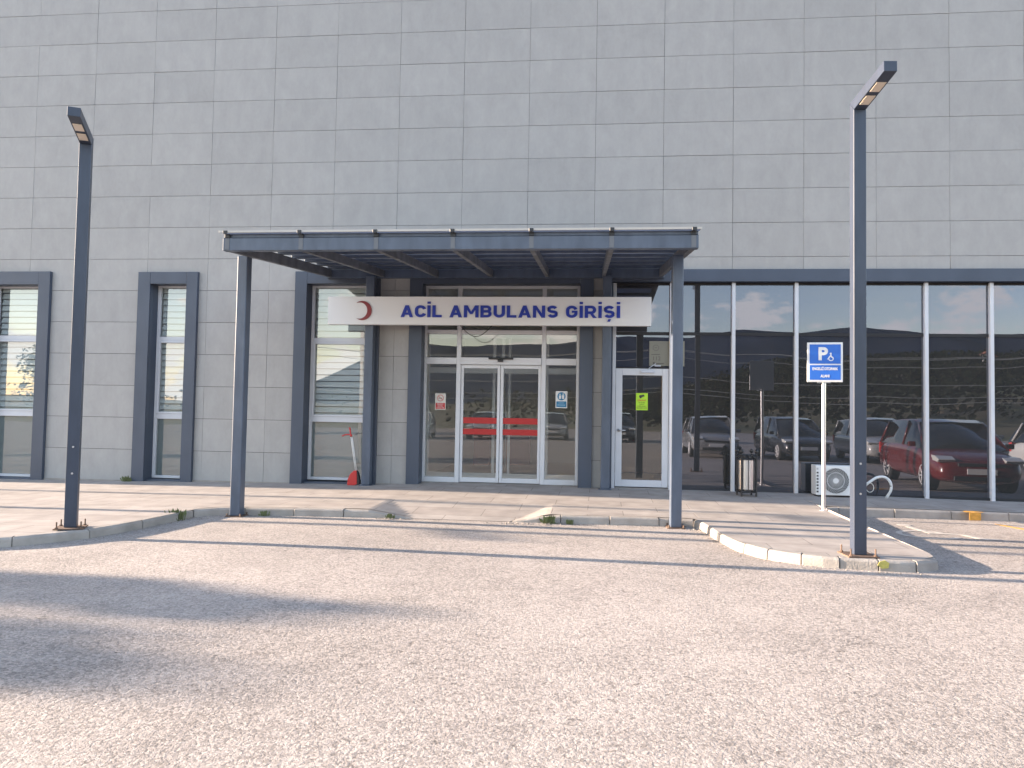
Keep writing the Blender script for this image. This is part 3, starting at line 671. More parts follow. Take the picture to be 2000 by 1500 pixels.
# ------------------------------------------------------------------ disabled parking sign
ps = thing('parking_sign', (14.17, -1.78, -.02), R(-8), 'blue disabled parking sign on a shiny pole in front of the dark glass', 'sign')
m = MB(); m.cyl((0, 0, 0), 'z', .03, 0, 1.90, 20); m.build('pole', GALV, ps, smooth=False)
m = MB(); m.cyl((0, 0, 0), 'z', .06, 0, .012, 16); m.box(-.09, .09, -.02, .02, 1.875, 1.89); m.build('flange', GALV, ps)
pl = MB(); pl.box(-.238, .252, -.05, -.032, 1.885, 2.47); plate = pl.build('plate', WHITE, ps, bevel=.008, seg=2)
m = MB(); m.box(-.205, .222, -.0535, -.0502, 2.155, 2.44); m.box(-.205, .222, -.0535, -.0502, 1.918, 2.135); m.build('blue_panel', SBLUE, plate, bevel=.001)
text_mesh('letter_p', 'P', .255, (-.025, -.055, 2.215), WHITE, plate, off=.010)
m = MB()      # wheelchair symbol
m.cyl((.085, 0, 2.305), 'y', .013, -.0565, -.0538, 14)
for P in ribbon([(.088, 2.292), (.092, 2.255), (.112, 2.25), (.122, 2.222)], .013): m.prism(P, 'y', -.0568, -.0538)
for P in ribbon(arc(.088, 2.232, .032, .032, 100, 380, 18), .011): m.prism(P, 'y', -.0562, -.0538)
for P in ribbon([(.088, 2.292), (.06, 2.235), (.036, 2.222)], .009): m.prism(P, 'y', -.0573, -.0538)
m.build('wheelchair_symbol', WHITE, plate)
text_mesh('lettering', 'ENGELLİ OTOPARK', .056, (.008, -.055, 2.062), WHITE, plate, off=.0015, sx=.70)
text_mesh('lettering', 'ALANI', .056, (.008, -.055, 1.955), WHITE, plate, off=.0015, sx=.76)

# ------------------------------------------------------------------ notices on the glass
def notice(name, x0, x1, z0, z1, y, m, label):
    t = thing(name, ((x0+x1)/2, y, z0), 0, label, 'notice'); hw = (x1-x0)/2
    b = MB(); b.box(-hw, hw, -.0015, 0, 0, z1-z0); b.build('sheet', m, t); return t, hw, z1-z0
t, hw, hh = notice('no_smoking_notice', 7.93, 8.13, 1.365, 1.665, Y+.038, PAPER, 'white and red no smoking notice on the left pane of the sliding entrance')
m = MB(); m.box(-hw+.012, hw-.012, -.0025, -.0016, .012, .125); m.build('red_panel', RED, t)
m = MB()
for P in ribbon(arc(0, .215, .055, .055, 0, 360, 28), .010): m.prism(P, 'y', -.0025, -.0016)
m.build('prohibition_ring', RED, t)
m = MB()
for P in ribbon([(-.038, .252), (.038, .178)], .009): m.prism(P, 'y', -.0030, -.0016)
m.build('prohibition_bar', RED, t)
m = MB(); m.box(-.038, .03, -.0024, -.0016, .207, .218); m.build('cigarette', BLACK, t)
for z, s in ((.092, 'SİGARA'), (.056, 'İÇMEK'), (.022, 'YASAKTIR')): text_mesh('lettering', s, .032, (0, -.003, z), WHITE, t, depth=.0002)
t, hw, hh = notice('instruction_notice', 10.145, 10.355, 1.432, 1.737, Y+.038, WHITE, 'white and blue round-symbol notice on the right pane of the sliding entrance')
m = MB(); m.box(-hw+.014, hw-.014, -.0025, -.0016, .018, .122); m.cyl((0, 0, .213), 'y', .075, -.0025, -.0016, 28); m.build('blue_panel', mat('teal_print', (.02, .17, .33), .5), t)
m = MB()
for sx, hgt_ in ((-.026, .0), (.03, .012)):
    m.cyl((sx, 0, .248+hgt_*.4), 'y', .012, -.0034, -.0026, 12); m.prism([(sx-.018, .165), (sx+.018, .165), (sx+.021, .228+hgt_*.4), (sx-.021, .228+hgt_*.4)], 'y', -.0034, -.0026)
m.build('two_figures', WHITE, t)
m = MB(); m.box(-.05, .05, -.0032, -.0026, .088, .097); m.box(-.072, .072, -.0032, -.0026, .05, .061); m.build('printed_lines', mat('pale_blue_print', (.30, .50, .65), .5), t)
t, hw, hh = notice('camera_notice', 11.567, 11.772, 1.418, 1.718, Yg-.0075, LIME, 'lime green camera warning sheet on the glass of the side door')
m = MB(); m.prism([(-.045, .262), (.03, .275), (.05, .245), (-.02, .222), (-.05, .235)], 'y', -.0025, -.0016); m.prism([(-.05, .222), (-.03, .205), (0, .215), (-.01, .23)], 'y', -.0028, -.0016); m.build('camera_symbol', BLACK, t)
text_mesh('lettering', 'DİKKAT', .040, (0, -.002, .158), RED, t, off=.001, depth=.0002)
for z, s in ((.124, 'BU İŞYERİ'), (.094, '24 SAAT'), (.062, 'KAMERALARLA'), (.030, 'İZLENMEKTEDİR')): text_mesh('lettering', s, .023, (0, -.002, z), BLACK, t, off=.0004, depth=.0002)
t, hw, hh = notice('paper_poster', 11.79, 12.40, 2.20, 2.64, Yg-.004, mat('poster_behind_glass', (.20, .195, .16), .6), 'beige poster on the dark glass above the side door')
m = MB()
for P in ribbon(arc(-.19, .32, .05, .05, 0, 360, 24), .004): m.prism(P, 'y', -.0025, -.0016)
m.box(-.21, -.17, -.0024, -.0016, .318, .324); m.box(-.27, -.12, -.0024, -.0016, .20, .207); m.build('printed_emblem', BLACK, t)
text_mesh('lettering', '112', .10, (-.18, -.002, .10), mat('faded_print', (.10, .09, .08), .8), t, depth=.0003)
m = MB(); m.box(-.24, -.21, -.0024, -.0016, .03, .07); m.box(-.20, -.05, -.0024, -.0016, .035, .05); m.build('printed_lines', bpy.data.materials['faded_print'], t)

# ------------------------------------------------------------------ waste bin
bn = thing('litter_bin', (13.345, -.52, pz(13.3, -.5)), R(6), 'round stainless steel litter bin in a black frame in front of the dark glass', 'bin')
m = MB(); m.cyl((0, 0, 0), 'z', .152, .10, .60, 40); m.build('bucket', CHROME, bn, smooth=False)
m = MB()
for k in range(4):
    a = R(45+90*k); x, y = .17*math.cos(a), .17*math.sin(a); m.box(x-.013, x+.013, y-.013, y+.013, .0, .66)
for z in (.06, .10, .62):
    for s in (-1, 1): m.box(-.133, .133, s*.125-.009, s*.125+.009, z, z+.018); m.box(s*.125-.009, s*.125+.009, -.115, .115, z+.0005, z+.0185)
m.build('stand', BLACK, bn, bevel=.004)
m = MB()
for k in range(10):
    a = R(36*k+10); x, y = .157*math.cos(a), .157*math.sin(a); m.tube([(x, y, .11), (x, y, .61)], .006, 6)
for z in (.11, .60): m.tube([(.158*math.cos(R(a)), .158*math.sin(R(a)), z) for a in range(0, 361, 12)], .008, 6)
m.build('bars', BLACK, bn, smooth=True)
m = MB()
for k in range(12):
    a = R(30*k); m.ball((.158*math.cos(a), .158*math.sin(a), .642), .024, 10)
m.tube([(.165*math.cos(R(a)), .165*math.sin(R(a)), .665) for a in range(0, 361, 12)], .008, 6)
m.build('rim', BLACK, bn, smooth=True)
m = MB()
for k in range(4):
    a = R(45+90*k); x, y = .17*math.cos(a), .17*math.sin(a); m.ball((x, y, .735), .034, 12); m.cyl((x, y, 0), 'z', .014, .66, .71, 8)
m.build('finial', BLACK, bn, smooth=True)

# ------------------------------------------------------------------ outdoor air conditioner
ac = thing('air_conditioner', (14.90, -.22, pz(14.9, -.2)), 0, 'white outdoor air conditioner unit with round fan grille against the dark glass', 'air conditioner')
m = MB(); m.box(-.40, .40, -.13, .13, .025, .515); body = m.build('casing', WHITE, ac, bevel=.012, seg=2)
m = MB(); m.box(-.36, -.28, -.12, .12, 0, .025); m.box(.24, .32, -.12, .12, 0, .025); split_build(m, 'foot', BLACK, ac)
m = MB()
for k in range(7): m.box(-.388, -.358, -.1335, -.129, .07+k*.052, .07+k*.052+.028)
m.box(-.385, -.38, -.1335, -.129, .445, .475); m.box(-.37, -.365, -.1335, -.129, .445, .475)
m.build('side_vent', BLACK, ac)
m = MB(); m.cyl((-.085, -.131, .268), 'y', .212, -.003, .0, 40); m.build('fan_opening', mat('fan_dark', (.10, .10, .10), .6), ac)
m = MB()
for k in range(5):
    a = R(72*k); 
    P = [(-.085+.05*math.cos(a), .268+.05*math.sin(a)), (-.085+.19*math.cos(a-.1), .268+.19*math.sin(a-.1)), (-.085+.19*math.cos(a+.75), .268+.19*math.sin(a+.75)), (-.085+.06*math.cos(a+.8), .268+.06*math.sin(a+.8))]
    m.prism(P, 'y', -.137, -.1345)
m.build('fan_blade', mat('fan_blade_grey', (.13, .13, .13), .5), ac)
m = MB()
for k in range(26):
    a0_ = 2*math.pi*k/26
    m.tube([(-.085+rr_*math.cos(a0_+1.3*(rr_-.04)/.17), -.142, .268+rr_*math.sin(a0_+1.3*(rr_-.04)/.17)) for rr_ in [.04+.17*q/8 for q in range(9)]], .0026, 5)
for rr_ in (.212, .135): m.tube([(-.085+rr_*math.cos(R(a)), -.143, .268+rr_*math.sin(R(a))) for a in range(0, 361, 9)], .004, 6)
m.build('fan_grille', WHITE, ac, smooth=True)
m = MB(); m.cyl((-.085, -.141, .268), 'y', .045, -.006, 0, 24); m.build('fan_hub', WHITE, ac, bevel=.002)
def bez(P, n=24):
    out = []
    P = [Vector(p) for p in P]
    for i in range(len(P)-1):
        p0 = P[max(0, i-1)]; p1 = P[i]; p2 = P[i+1]; p3 = P[min(len(P)-1, i+2)]
        for k in range(n//len(P)+3):
            t = k/(n//len(P)+3); out.append(.5*((2*p1)+(-p0+p2)*t+(2*p0-5*p1+4*p2-p3)*t*t+(-p0+3*p1-3*p2+p3)*t**3))
    out.append(P[-1]); return out
m = MB(); m.tube(bez([(.40, 0, .17), (.50, .0, .25), (.62, .0, .33), (.75, .01, .335), (.84, .02, .25), (.85, .03, .12), (.80, .08, -.01)]), .022, 10); m.build('pipe_sleeve', WHITE, ac, smooth=True)
m = MB(); m.tube([(.50+.06*math.cos(R(a)), -.02, .16+.075*math.sin(R(a))) for a in range(-150, 200, 14)], .006, 6); m.build('cable_loop', PAPER, ac, smooth=True)
m = MB(); m.cyl((.847, .025, 0), 'z', .024, .185, .20, 12); m.build('tape', BLACK, ac)

# ------------------------------------------------------------------ long-handled dustpan
dp = thing('dustpan', (6.60, -.17, pz(6.6, -.1)), 0, 'red long-handled dustpan and broom leaning in the window corner by the canopy post', 'dustpan')
m = MB(); m.prism([(-.135, .0), (-.13, .10), (-.085, .20), (-.02, .262), (.035, .265), (.045, .02), (-.01, .0)], 'y', -.05, .03); m.build('pan', RED, dp, bevel=.008, seg=2)
m = MB(); m.prism([(.036, .262), (.062, .22), (.095, .08), (.085, .02), (.046, .02)], 'y', -.045, .03); m.build('broom_head', BLACK, dp, bevel=.005)
for dx in (0, .022):
    m = MB(); m.tube([(.0+dx, -.01, .26), (-.115+dx, .045, .86)], .008, 8); m.build('handle', WHITE, dp, smooth=True)
m = MB(); m.tube([(-.115, .045, .86), (-.12, .045, .90), (-.145, .045, 1.03)], .014, 8); m.tube(bez([(-.105, .045, .885), (-.16, .044, .90), (-.22, .04, .895), (-.275, .03, .87)], 12), .011, 8); m.ball((-.113, .045, .885), .022, 8); m.build('grip', RED, dp, smooth=True)

# ------------------------------------------------------------------ paint marks
OR = mat('orange_paint', (.62, .32, .06), .8, var=.3, vscale=25, bump=.3)
YE = mat('yellow_paint', (.52, .46, .12), .8, var=.4, vscale=25)
def blob(cx, cy, rx, ry, z, name, m, label, rot=0):
    b = MB(); n = 18; rn = random.Random(int(cx*100)); P = []
    for k in range(n):
        a = 2*math.pi*k/n; q = rn.uniform(.75, 1.1); x = rx*q*math.cos(a); y = ry*q*math.sin(a)
        P.append((cx+x*math.cos(rot)-y*math.sin(rot), cy+x*math.sin(rot)+y*math.cos(rot)))
    b.prism(P, 'z', z, z+.002); return b
b = blob(16.35, -1.53, .14, .10, pz(16.35, -1.5)+.008, '', OR, ''); b2 = blob(16.6, -2.15, .34, .045, rz(16)+.004, '', OR, '', R(-72))
for bb in (b2,):
    me_ = bpy.data.meshes.new('x'); bb.bm.to_mesh(me_); b.bm.from_mesh(me_); bb.bm.free()
b.box(16.26, 16.42, -1.632, -1.6285+.0, rz(16)+.02, .0)
tag(b.build('paint_splash', OR), 'orange paint splashed over the kerb and road at the right', 'paint mark')
b = MB(); b.prism([(13.52, -.035), (13.57, -.02), (13.61, -.045), (13.60, -.095), (13.54, -.10), (13.50, -.07)], 'y', -5.458, -5.452)
tag(b.build('paint_spot', YE), 'faded yellow paint spot on the island kerb under the lamp', 'paint mark')
b = MB(); zz = rz(15)+.004
WP = mat('worn_road_paint', (.50, .46, .42), .9, var=.5, vscale=18, var2=(.34, .31, .28))
for P in ribbon(arc(15.05, -3.05, .34, .30, 40, 330, 26), .07): b.prism(P, 'z', zz, zz+.002)
for P in ribbon([(15.1, -2.35), (15.15, -2.9), (15.5, -2.95), (15.62, -3.3), (15.8, -3.25)], .08): b.prism(P, 'z', zz, zz+.0026)
b.cyl((15.1, -2.22, 0), 'z', .09, zz, zz+.002, 16)
tag(b.build('disabled_bay_marking', WP), 'worn white wheelchair symbol painted on the road at the right', 'road marking', kind=None)

# ------------------------------------------------------------------ weeds
def weed(x, y, s, n, label, z=None):
    b = MB(); rn = random.Random(int(x*77+y*13)); z = pz(x, y) if z is None else z
    for k in range(n):
        a = rn.uniform(0, 6.28); rr_ = rn.uniform(0, s); h = rn.uniform(.15, 1)*s*1.25; px, py = rr_*math.cos(a), rr_*math.sin(a)*.6
        hx, hy = px+rn.uniform(-.5, .5)*s*.7, py+rn.uniform(-.5, .5)*s*.5; wv = rn.uniform(.003, .008)
        v = [b.bm.verts.new(p) for p in ((px-wv, py, 0), (px+wv, py, 0), (hx+wv*1.6, hy+wv, h*.7), (hx+(hx-px)*.3, hy, h), (hx-wv*1.6, hy-wv, h*.7))]; b.bm.faces.new(v)
    o = b.build('weed_tuft', GREEN); o.location = (x, y, z); return tag(o, label, 'weed', 'weeds in the paving joints')
weed(5.30, -3.70, .13, 110, 'green weed tuft at the kerb bend left of the canopy post', rz(5.3))
weed(2.22, -.12, .09, 70, 'low weed tuft at the wall beside the narrow window')
weed(6.28, -3.17, .07, 30, 'yellowish weed on the kerb just right of the left canopy post', rz(6.2))
weed(8.05, -3.13, .06, 26, 'tiny weed at the left flare of the dropped kerb', rz(8))
weed(10.22, -3.13, .10, 60, 'green weed at the right flare of the dropped kerb', rz(10))
weed(10.50, -3.13, .06, 30, 'small weed on the kerb right of the dropped kerb weed', rz(10.5))

# ------------------------------------------------------------------ cars (parked where the glass mirrors them)
def car_proto(name, paint, label, size=(4.1, 1.70, 1.46)):
    Lc, Wc, Hc = size; t = thing(name, (0, 0, 0), 0, label, 'car', 'cars parked along the lot')
    st = [(-.5, .34, .42, .60), (-.485, .24, .46, .80), (-.44, .20, .49, .92), (-.30, .19, .50, .95), (0, .19, .50, .95), (.18, .19, .50, .93), (.30, .19, .49, .86), (.42, .20, .47, .76), (.475, .22, .43, .66), (.5, .30, .36, .52)]
    m = MB(); rings = []
    for (fx, z0, hw, z1) in st:
        x = fx*Lc; W2 = hw*Wc; q = .08
        pts = [(-W2*.86, z0), (-W2, z0+.14), (-W2*1.0, (z0+z1)/2), (-W2*.97, z1-.10), (-W2*.86, z1), (0, z1+.03), (W2*.86, z1), (W2*.97, z1-.10), (W2*1.0, (z0+z1)/2), (W2, z0+.14), (W2*.86, z0), (0, z0-.02)]
        rings.append([m.bm.verts.new((x, y, z)) for y, z in pts])
    for A, B_ in zip(rings, rings[1:]):
        for k in range(12): m.bm.faces.new([A[k], A[(k+1) % 12], B_[(k+1) % 12], B_[k]])
    m.bm.faces.new(rings[0]); m.bm.faces.new(rings[-1][::-1])
    o = m.build('body', paint, t, smooth=True); s = o.modifiers.new('s', 'SUBSURF'); s.levels = s.render_levels = 2
    # cabin
    cs = [(-.49, .36, .90, .92), (-.46, .40, .92, 1.18), (-.40, .385, .93, Hc-.04), (-.2, .385, .93, Hc), (.0, .385, .93, Hc), (.10, .38, .92, Hc-.06), (.22, .40, .90, 1.10), (.30, .41, .86, .90)]
    def cabin(k0, k1, grow, zlo=None, zhi=None):
        c = MB(); rg = []
        for (fx, hw, z0, z1) in cs:
            x = fx*Lc; a = .455*Wc+grow; b_ = (.455-(z1-.9)*.17)*Wc+grow
            P = [(-a, z0-.06), (-b_, z1-.02+grow), (0, z1+.015+grow), (b_, z1-.02+grow), (a, z0-.06)]
            rg.append([c.bm.verts.new((x, y, z)) for y, z in P])
        for A, B_ in zip(rg, rg[1:]):
            for k in range(4): c.bm.faces.new([A[k], A[k+1], B_[k+1], B_[k]])
        c.bm.faces.new(rg[0]); c.bm.faces.new(rg[-1][::-1]); return c
    g = cabin(0, 1, 0).build('window_glass', CARGL, t, smooth=True)
    # roof skin and pillars in body colour
    rf = MB(); rg = []
    for (fx, hw, z0, z1) in cs[2:6]:
        b_ = (.455-(z1-.9)*.17)*Wc+.006
        rg.append([rf.bm.verts.new((fx*Lc, y, z)) for y, z in ((-b_, z1-.05), (-b_*.96, z1+.0), (0, z1+.028), (b_*.96, z1), (b_, z1-.05))])
    for A, B_ in zip(rg, rg[1:]):
        for k in range(4): rf.bm.faces.new([A[k], A[k+1], B_[k+1], B_[k]])
    rf.build('roof', paint, t, smooth=True)
    pm = MB()
    def at_(i, fz): fx, hw, z0, z1 = cs[i]; b_ = (.455-(z1-.9)*.17)*Wc; a = .455*Wc; return fx*Lc, a+(b_-a)*fz, z0-.06+(z1-.02-z0+.06)*fz
    for s_ in (-1, 1):
        xa, ya_, za_ = at_(5, 1); pm.tube([(.30*Lc, s_*(.455*Wc), .86), (xa, s_*(ya_+.0), za_)], .024, 6)
        pm.tube([(-.05*Lc, s_*(.455*Wc+.002), .88), (-.06*Lc, s_*(.455*Wc-.09*Wc+.01), Hc-.03)], .020, 6)
        pm.tube([(-.46*Lc, s_*(.45*Wc), .90), (-.40*Lc, s_*(.38*Wc), Hc-.05)], .030, 6)
    pm.build('pillar', paint, t, smooth=True)
    for s_ in (-1, 1):
        m = MB(); m.prism([(.47*Lc, .62), (.405*Lc, .64), (.375*Lc, .75), (.43*Lc, .74), (.487*Lc, .68)], 'y', s_*.26*Wc, s_*.455*Wc); m.build('headlight', LAMPG, t, bevel=.01)
        m = MB(); m.prism([(-.48*Lc, .62), (-.48*Lc, .86), (-.455*Lc, .88), (-.455*Lc, .62)], 'y', s_*.38*Wc, s_*.47*Wc); m.build('tail_light', RED, t)
        m = MB(); m.box(.205*Lc, .235*Lc, *(sorted((s_*.50*Wc, s_*.585*Wc))), .88, .99); m.build('wing_mirror', paint, t, bevel=.02, seg=2)
    m = MB(); m.box(.492*Lc, .503*Lc, -.26, .26, .40, .51); m.build('number_plate', WHITE, t)
    m = MB(); m.box(.478*Lc, .497*Lc, -.42, .42, .555, .62); m.box(.485*Lc, .501*Lc, -.5, .5, .27, .36); m.build('grille', BLACK, t, bevel=.008)
    for sx in (-.30, .315):
        for s_ in (-1, 1):
            y = s_*.475*Wc; m = MB(); m.cyl((sx*Lc, 0, .315), 'y', .315, *(sorted((y+s_*.012, y-s_*.20))), 28); wl = m.build('wheel', RUBBER, t, bevel=.03, seg=2)
            m = MB(); cxw = sx*Lc; yo = y+s_*.018
            m.tube([(cxw+.205*math.cos(R(a)), yo, .315+.205*math.sin(R(a))) for a in range(0, 361, 15)], .014, 6)
            for k in range(6): a = R(60*k+10); m.tube([(cxw, yo, .315), (cxw+.2*math.cos(a), yo, .315+.2*math.sin(a))], .02, 6)
            m.cyl((cxw, yo, .315), 'y', .045, -.01, .012, 12); m.build('rim', RIM, wl, smooth=True)
    return t
RIM = mat('alloy_rim', (.55, .55, .55), .35)
CARGL = mat('car_glass', (.012, .014, .016), .05, spec=.9)
LAMPG = mat('headlight_lens', (.60, .60, .56), .08, spec=.8)
def paint(n, c): return mat(n, c, .25, spec=.6, coat=.8)
red = car_proto('parked_car', paint('red_car_paint', (.13, .006, .006)), 'red hatchback parked nose to the kerb, mirrored in the dark glass at the right')
red.location = (18.7, -4.15, rz(18)); red.rotation_euler = (0, 0, R(90+7))
CP = [((.26, .26, .26), 15.2, -14.2, 92, 'grey car mirrored between the right canopy post and the litter bin'), ((.03, .033, .04), 17.9, -13.4, 88, 'black car mirrored between the litter bin and the parking sign'),
      ((.38, .38, .37), 20.6, -13.0, 93, 'light grey car mirrored just left of the red hatchback'), ((.16, .18, .20), 23.4, -13.4, 90, 'dark grey car mirrored behind the red hatchback'),
      ((.5, .5, .48), 23.9, -7.2, 74, 'white car mirrored at the right edge beside the red hatchback'), ((.04, .05, .06), 27.0, -13.2, 91, 'charcoal car at the far right end of the mirrored row'),
      ((.35, .36, .36), 5.2, -27.5, 95, 'grey car mirrored behind the red stripes of the sliding doors'), ((.4, .38, .36), 1.4, -26.5, 85, 'grey car mirrored in the pane with the no smoking notice'),
      ((.05, .05, .06), 12.6, -27.4, 90, 'black car mirrored low in the side door glass'), ((.3, .3, .3), 9.0, -27.0, 90, 'grey car mirrored in the pane with the blue and white notice')]
for k, (c, x, y, a, lab) in enumerate(CP):
    cc = copy_tree(red); cc['label'] = lab; cc.location = (x, y, rz(x)); cc.rotation_euler = (0, 0, R(a)); pn = paint('car_paint_%d' % k, c)
    for ch in [o for o in bpy.data.objects if o.parent == cc and o.name.split('.')[0] in ('body', 'roof', 'pillar', 'wing_mirror')]:
        ch.data = ch.data.copy(); ch.data.materials[0] = pn

# ------------------------------------------------------------------ trees
def tree(x, y, h, cr_, label, seed, nleaf=1150, asp=1.0, group='trees beyond the left edge'):
    rn = random.Random(seed); t = thing('broadleaf_tree', (x, y, rz(x)), 0, label, 'tree', group)
    m = MB(); m.tube([(0, 0, 0), (.05, .03, h*.25), (-.05, .06, h*.5), (.03, 0, h*.8)], .1, 8, rads=[h*.03, h*.024, h*.017, h*.006])
    cl = []
    for k in range(11):
        a = rn.uniform(0, 6.28); q = rn.uniform(.35, .9); z = h*rn.uniform(.42, .92); p = (cr_*q*math.cos(a), cr_*q*math.sin(a), z)
        m.tube([(0, 0, h*rn.uniform(.25, .5)), (p[0]*.5, p[1]*.5, z*.8), p], .04, 6, rads=[h*.012, h*.007, h*.002]); cl.append((Vector(p), rn.uniform(.32, .55)*cr_))
    cl.append((Vector((0, 0, h*.85)), cr_*.5)); cl.append((Vector((0, 0, h*.62)), cr_*.6))
    m.build('trunk', BARK, t, smooth=True)
    b = MB()
    for k in range(nleaf):
        c, rr_ = rn.choice(cl); d = Vector((rn.gauss(0, 1), rn.gauss(0, 1), rn.gauss(0, .8))).normalized()*rr_*rn.random()**.45; p = c+d*asp
        s = rn.uniform(.06, .13)*h/5; a = Vector((rn.gauss(0, 1), rn.gauss(0, 1), rn.gauss(0, 1))).normalized(); q = a.orthogonal().normalized()
        v = [b.bm.verts.new(p+a*s), b.bm.verts.new(p+q*s*.6), b.bm.verts.new(p-a*s), b.bm.verts.new(p-q*s*.6)]; b.bm.faces.new(v)
    me = bpy.data.meshes.new('crown'); b.bm.to_mesh(me); b.bm.free(); me.materials.append(LEAF); o = bpy.data.objects.new('crown', me); C.objects.link(o); o.parent = t
    return t
tree(-20, -6.0, 6.0, .6, 'bushy tree off the left whose shade falls on the lower left road', 1)
tree(-24, -7.25, 7.0, .8, 'tallest tree off the left behind the bushy one', 2)
tree(-21, -6.7, 5.2, .8, 'low wide tree off the left between two taller trees', 8)
tree(-24.5, -33, 5.6, 2.6, 'green tree mirrored in the leftmost window', 4, 4000)
tree(-13.5, -36, 5.0, 1.7, 'small green tree mirrored in the narrow window', 6, 3000)

# ------------------------------------------------------------------ hills and woods mirrored in the glass
HILL = mat('dry_grass_slope', (.16, .12, .07), .95, var=.5, vscale=.15, var2=(.07, .085, .035))
MOUNT = mat('hazed_forest_mountain', (.034, .050, .085), 1.0, var=.4, vscale=.004, spec=0)  # distance haze is put into the bluish base colour of the forest
def hill(name, x0, x1, y0, y1, nx, ny, hf, m):
    return tag(grid([x0+(x1-x0)*i/nx for i in range(nx+1)], [y0+(y1-y0)*j/ny for j in range(ny+1)], hf, name, m), kind='structure')
def hz(x, y):
    d = max(0, -y-42); t = min(1, d/140)
    prof = 2.5+11.5*sst(15, 70, x)+5*noise.noise(Vector((x*.02, y*.02, 0)))-2*sst(10, -40, x)*0
    return rz(x)-.3+max(0, t)**.8*max(1.5, prof)+.6*noise.noise(Vector((x*.08, y*.08, 3)))*min(1, d/10)
hill('hillside', -400, 500, -420, -42, 90, 40, hz, HILL)
def mz(x, y):
    t = sst(-1300, -2600, y); return -8+(.10+.90*sst(-980, -600, x))*t*(262+55*sst(300, 1400, x)+60*noise.noise(Vector((x*.0007, .3, 0)))+45*noise.noise(Vector((x*.003, y*.001, 1)))+18*noise.noise(Vector((x*.01, y*.01, 1))))
hill('mountain', -5200, 5200, -3600, -1200, 120, 12, mz, MOUNT)
b = MB(); rn = random.Random(9)
for k in range(60000):
    x = rn.uniform(-160, 260); y = -rn.uniform(52, 210); dens = sst(0, 50, x)*.95+.01+.17*sst(-12, 4, x)
    if rn.random() > dens: continue
    z = hz(x, y)
    for q in range(3):
        s = rn.uniform(.3, .75); p = Vector((x+rn.uniform(-1, 1), y+rn.uniform(-1, 1), z+rn.uniform(.2, 3.6))); a = Vector((rn.gauss(0, 1), rn.gauss(0, 1), rn.gauss(0, .6))).normalized(); o_ = a.orthogonal().normalized()
        b.bm.faces.new([b.bm.verts.new(p+a*s*.6), b.bm.verts.new(p+o_*s*.5), b.bm.verts.new(p-a*s*.6), b.bm.verts.new(p-o_*s*.5)])
me = bpy.data.meshes.new('hillside_woods'); b.bm.to_mesh(me); b.bm.free(); me.materials.append(mat('dark_foliage', (.012, .015, .008), 1.0, spec=.0, var=.4, vscale=.1))
wo = bpy.data.objects.new('hillside_woods', me); C.objects.link(wo); tag(wo, 'dark green woods covering the hillside mirrored in the glass', 'woods', kind='stuff')

# ------------------------------------------------------------------ power line and house mirrored in the glass
PLM = mat('cable_aluminium', (.45, .43, .38), .5)
pw = thing('power_line', (12, -46, rz(12)), 0, 'overhead power line on three poles mirrored in the dark glass', 'power line')
px_ = [-14, 17, 49, 84]
for x in px_[:3]+px_[3:]:
    m = MB(); m.tube([(x-12, 0, 0), (x-12, 0, 7.2)], .13, 10, rads=[.16, .10]); m.build('pole', BARK, pw, smooth=True)
    m = MB(); m.box(x-12-.05, x-12+.05, -.8, .8, 6.7, 6.8); m.build('crossarm', BARK, pw)
for y, z, sg_ in ((-.7, 6.85, .7), (.7, 6.85, .9), (0, 6.2, .8), (.2, 4.5, .5), (.2, 3.6, .6), (.2, 3.3, .75)):
    m = MB(); pts = []
    for a, b_ in zip(px_, px_[1:]):
        for k in range(12): t_ = k/12; pts.append((a+(b_-a)*t_-12, y, z-4*sg_*t_*(1-t_)))
    pts.append((px_[-1]-12, y, z)); m.tube(pts, .022, 5); m.build('cable', PLM, pw, smooth=True)
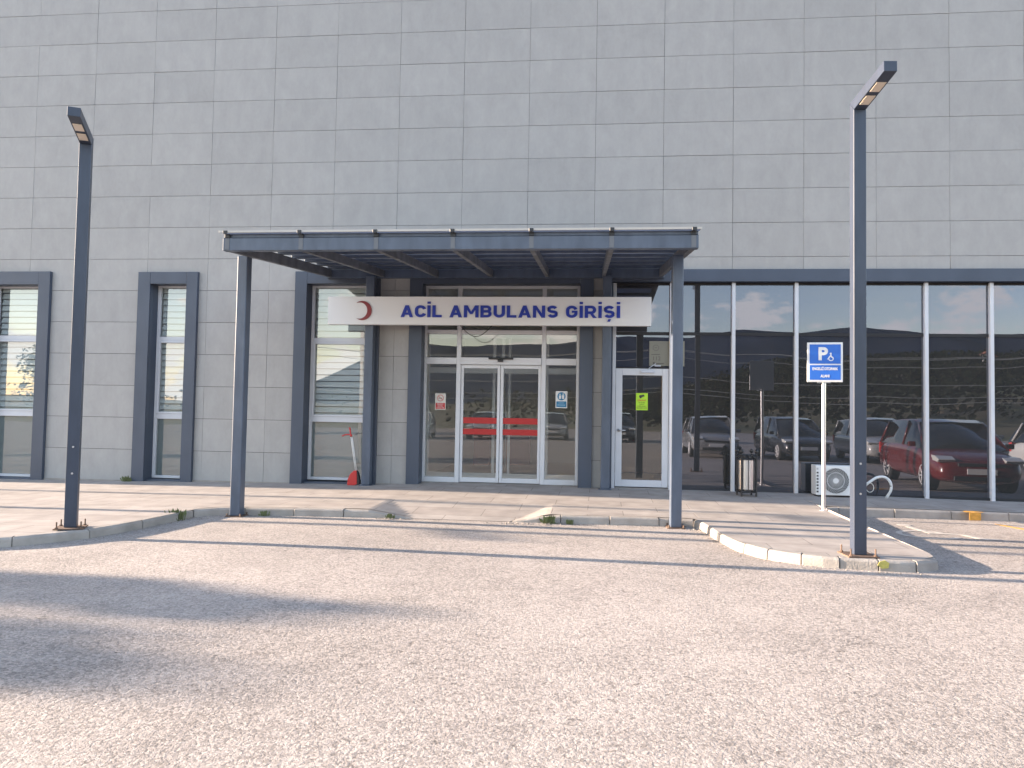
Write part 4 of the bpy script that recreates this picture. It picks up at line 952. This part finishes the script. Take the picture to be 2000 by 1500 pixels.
hx_, hy_ = 84, -128; hz_ = hz(hx_, hy_)+2.0
ho = thing('house', (hx_, hy_, hz_), 0, 'small white house on the wooded hillside mirrored in the glass', 'house')
m = MB(); m.box(-2.6, 2.6, -2, 2, -3, 2.6); m.build('wall', WHITE, ho)
m = MB(); m.prism([(-3, 2.6), (3, 2.6), (0, 4.0)], 'y', -2.3, 2.3); m.build('roof', mat('clay_roof', (.30, .12, .07), .8), ho)
for wx in (-1.3, 1.3): m = MB(); m.box(wx-.45, wx+.45, 2.001, 2.05, .7, 1.8); m.build('window', CARGL, ho)
ho.scale = (.42, .42, .42)
# ------------------------------------------------------------------ grit gathered along the kerbs
b = MB(); rn = random.Random(21)
def stone(x, y, s_):
    z = rz(x)+s_*.3; P = [Vector((rn.gauss(0, 1), rn.gauss(0, 1), rn.gauss(0, .7))).normalized()*s_*rn.uniform(.7, 1.2) for _ in range(7)]
    vs = [b.bm.verts.new(Vector((x, y, z))+p) for p in P]
    try: r_ = bmesh.ops.convex_hull(b.bm, input=vs); bmesh.ops.delete(b.bm, geom=[g for g in r_['geom_interior'] if isinstance(g, bmesh.types.BMVert)], context='VERTS')
    except Exception: pass
for P, n_, lo in ((KL[1:], 260, 0), (KR[:12], 300, 0)):
    F_ = resample(P, .05)
    for k in range(n_):
        q = rn.choice(F_); i_ = F_.index(q); q2 = F_[min(i_+1, len(F_)-1)]; q1 = F_[max(i_-1, 0)]; t_ = (q2-q1).normalized(); nn = Vector((t_.y, -t_.x)); d_ = .02+abs(rn.gauss(0, .07))
        stone(q.x+nn.x*d_, q.y+nn.y*d_, rn.uniform(.003, .010))
for cx_, cy_ in ((8.0, -3.2), (9.7, -3.25), (10.1, -3.2), (5.45, -3.6), (12.2, -3.25)):
    for k in range(30): stone(cx_+rn.gauss(0, .12), cy_+rn.gauss(0, .04), rn.uniform(.004, .016))
o = b.build('kerb_grit', mat('grit', (.36, .32, .28), .9, var=.5, vscale=30)); tag(o, 'loose grit and crumbs of stone gathered along the kerbs', 'grit', kind='stuff')
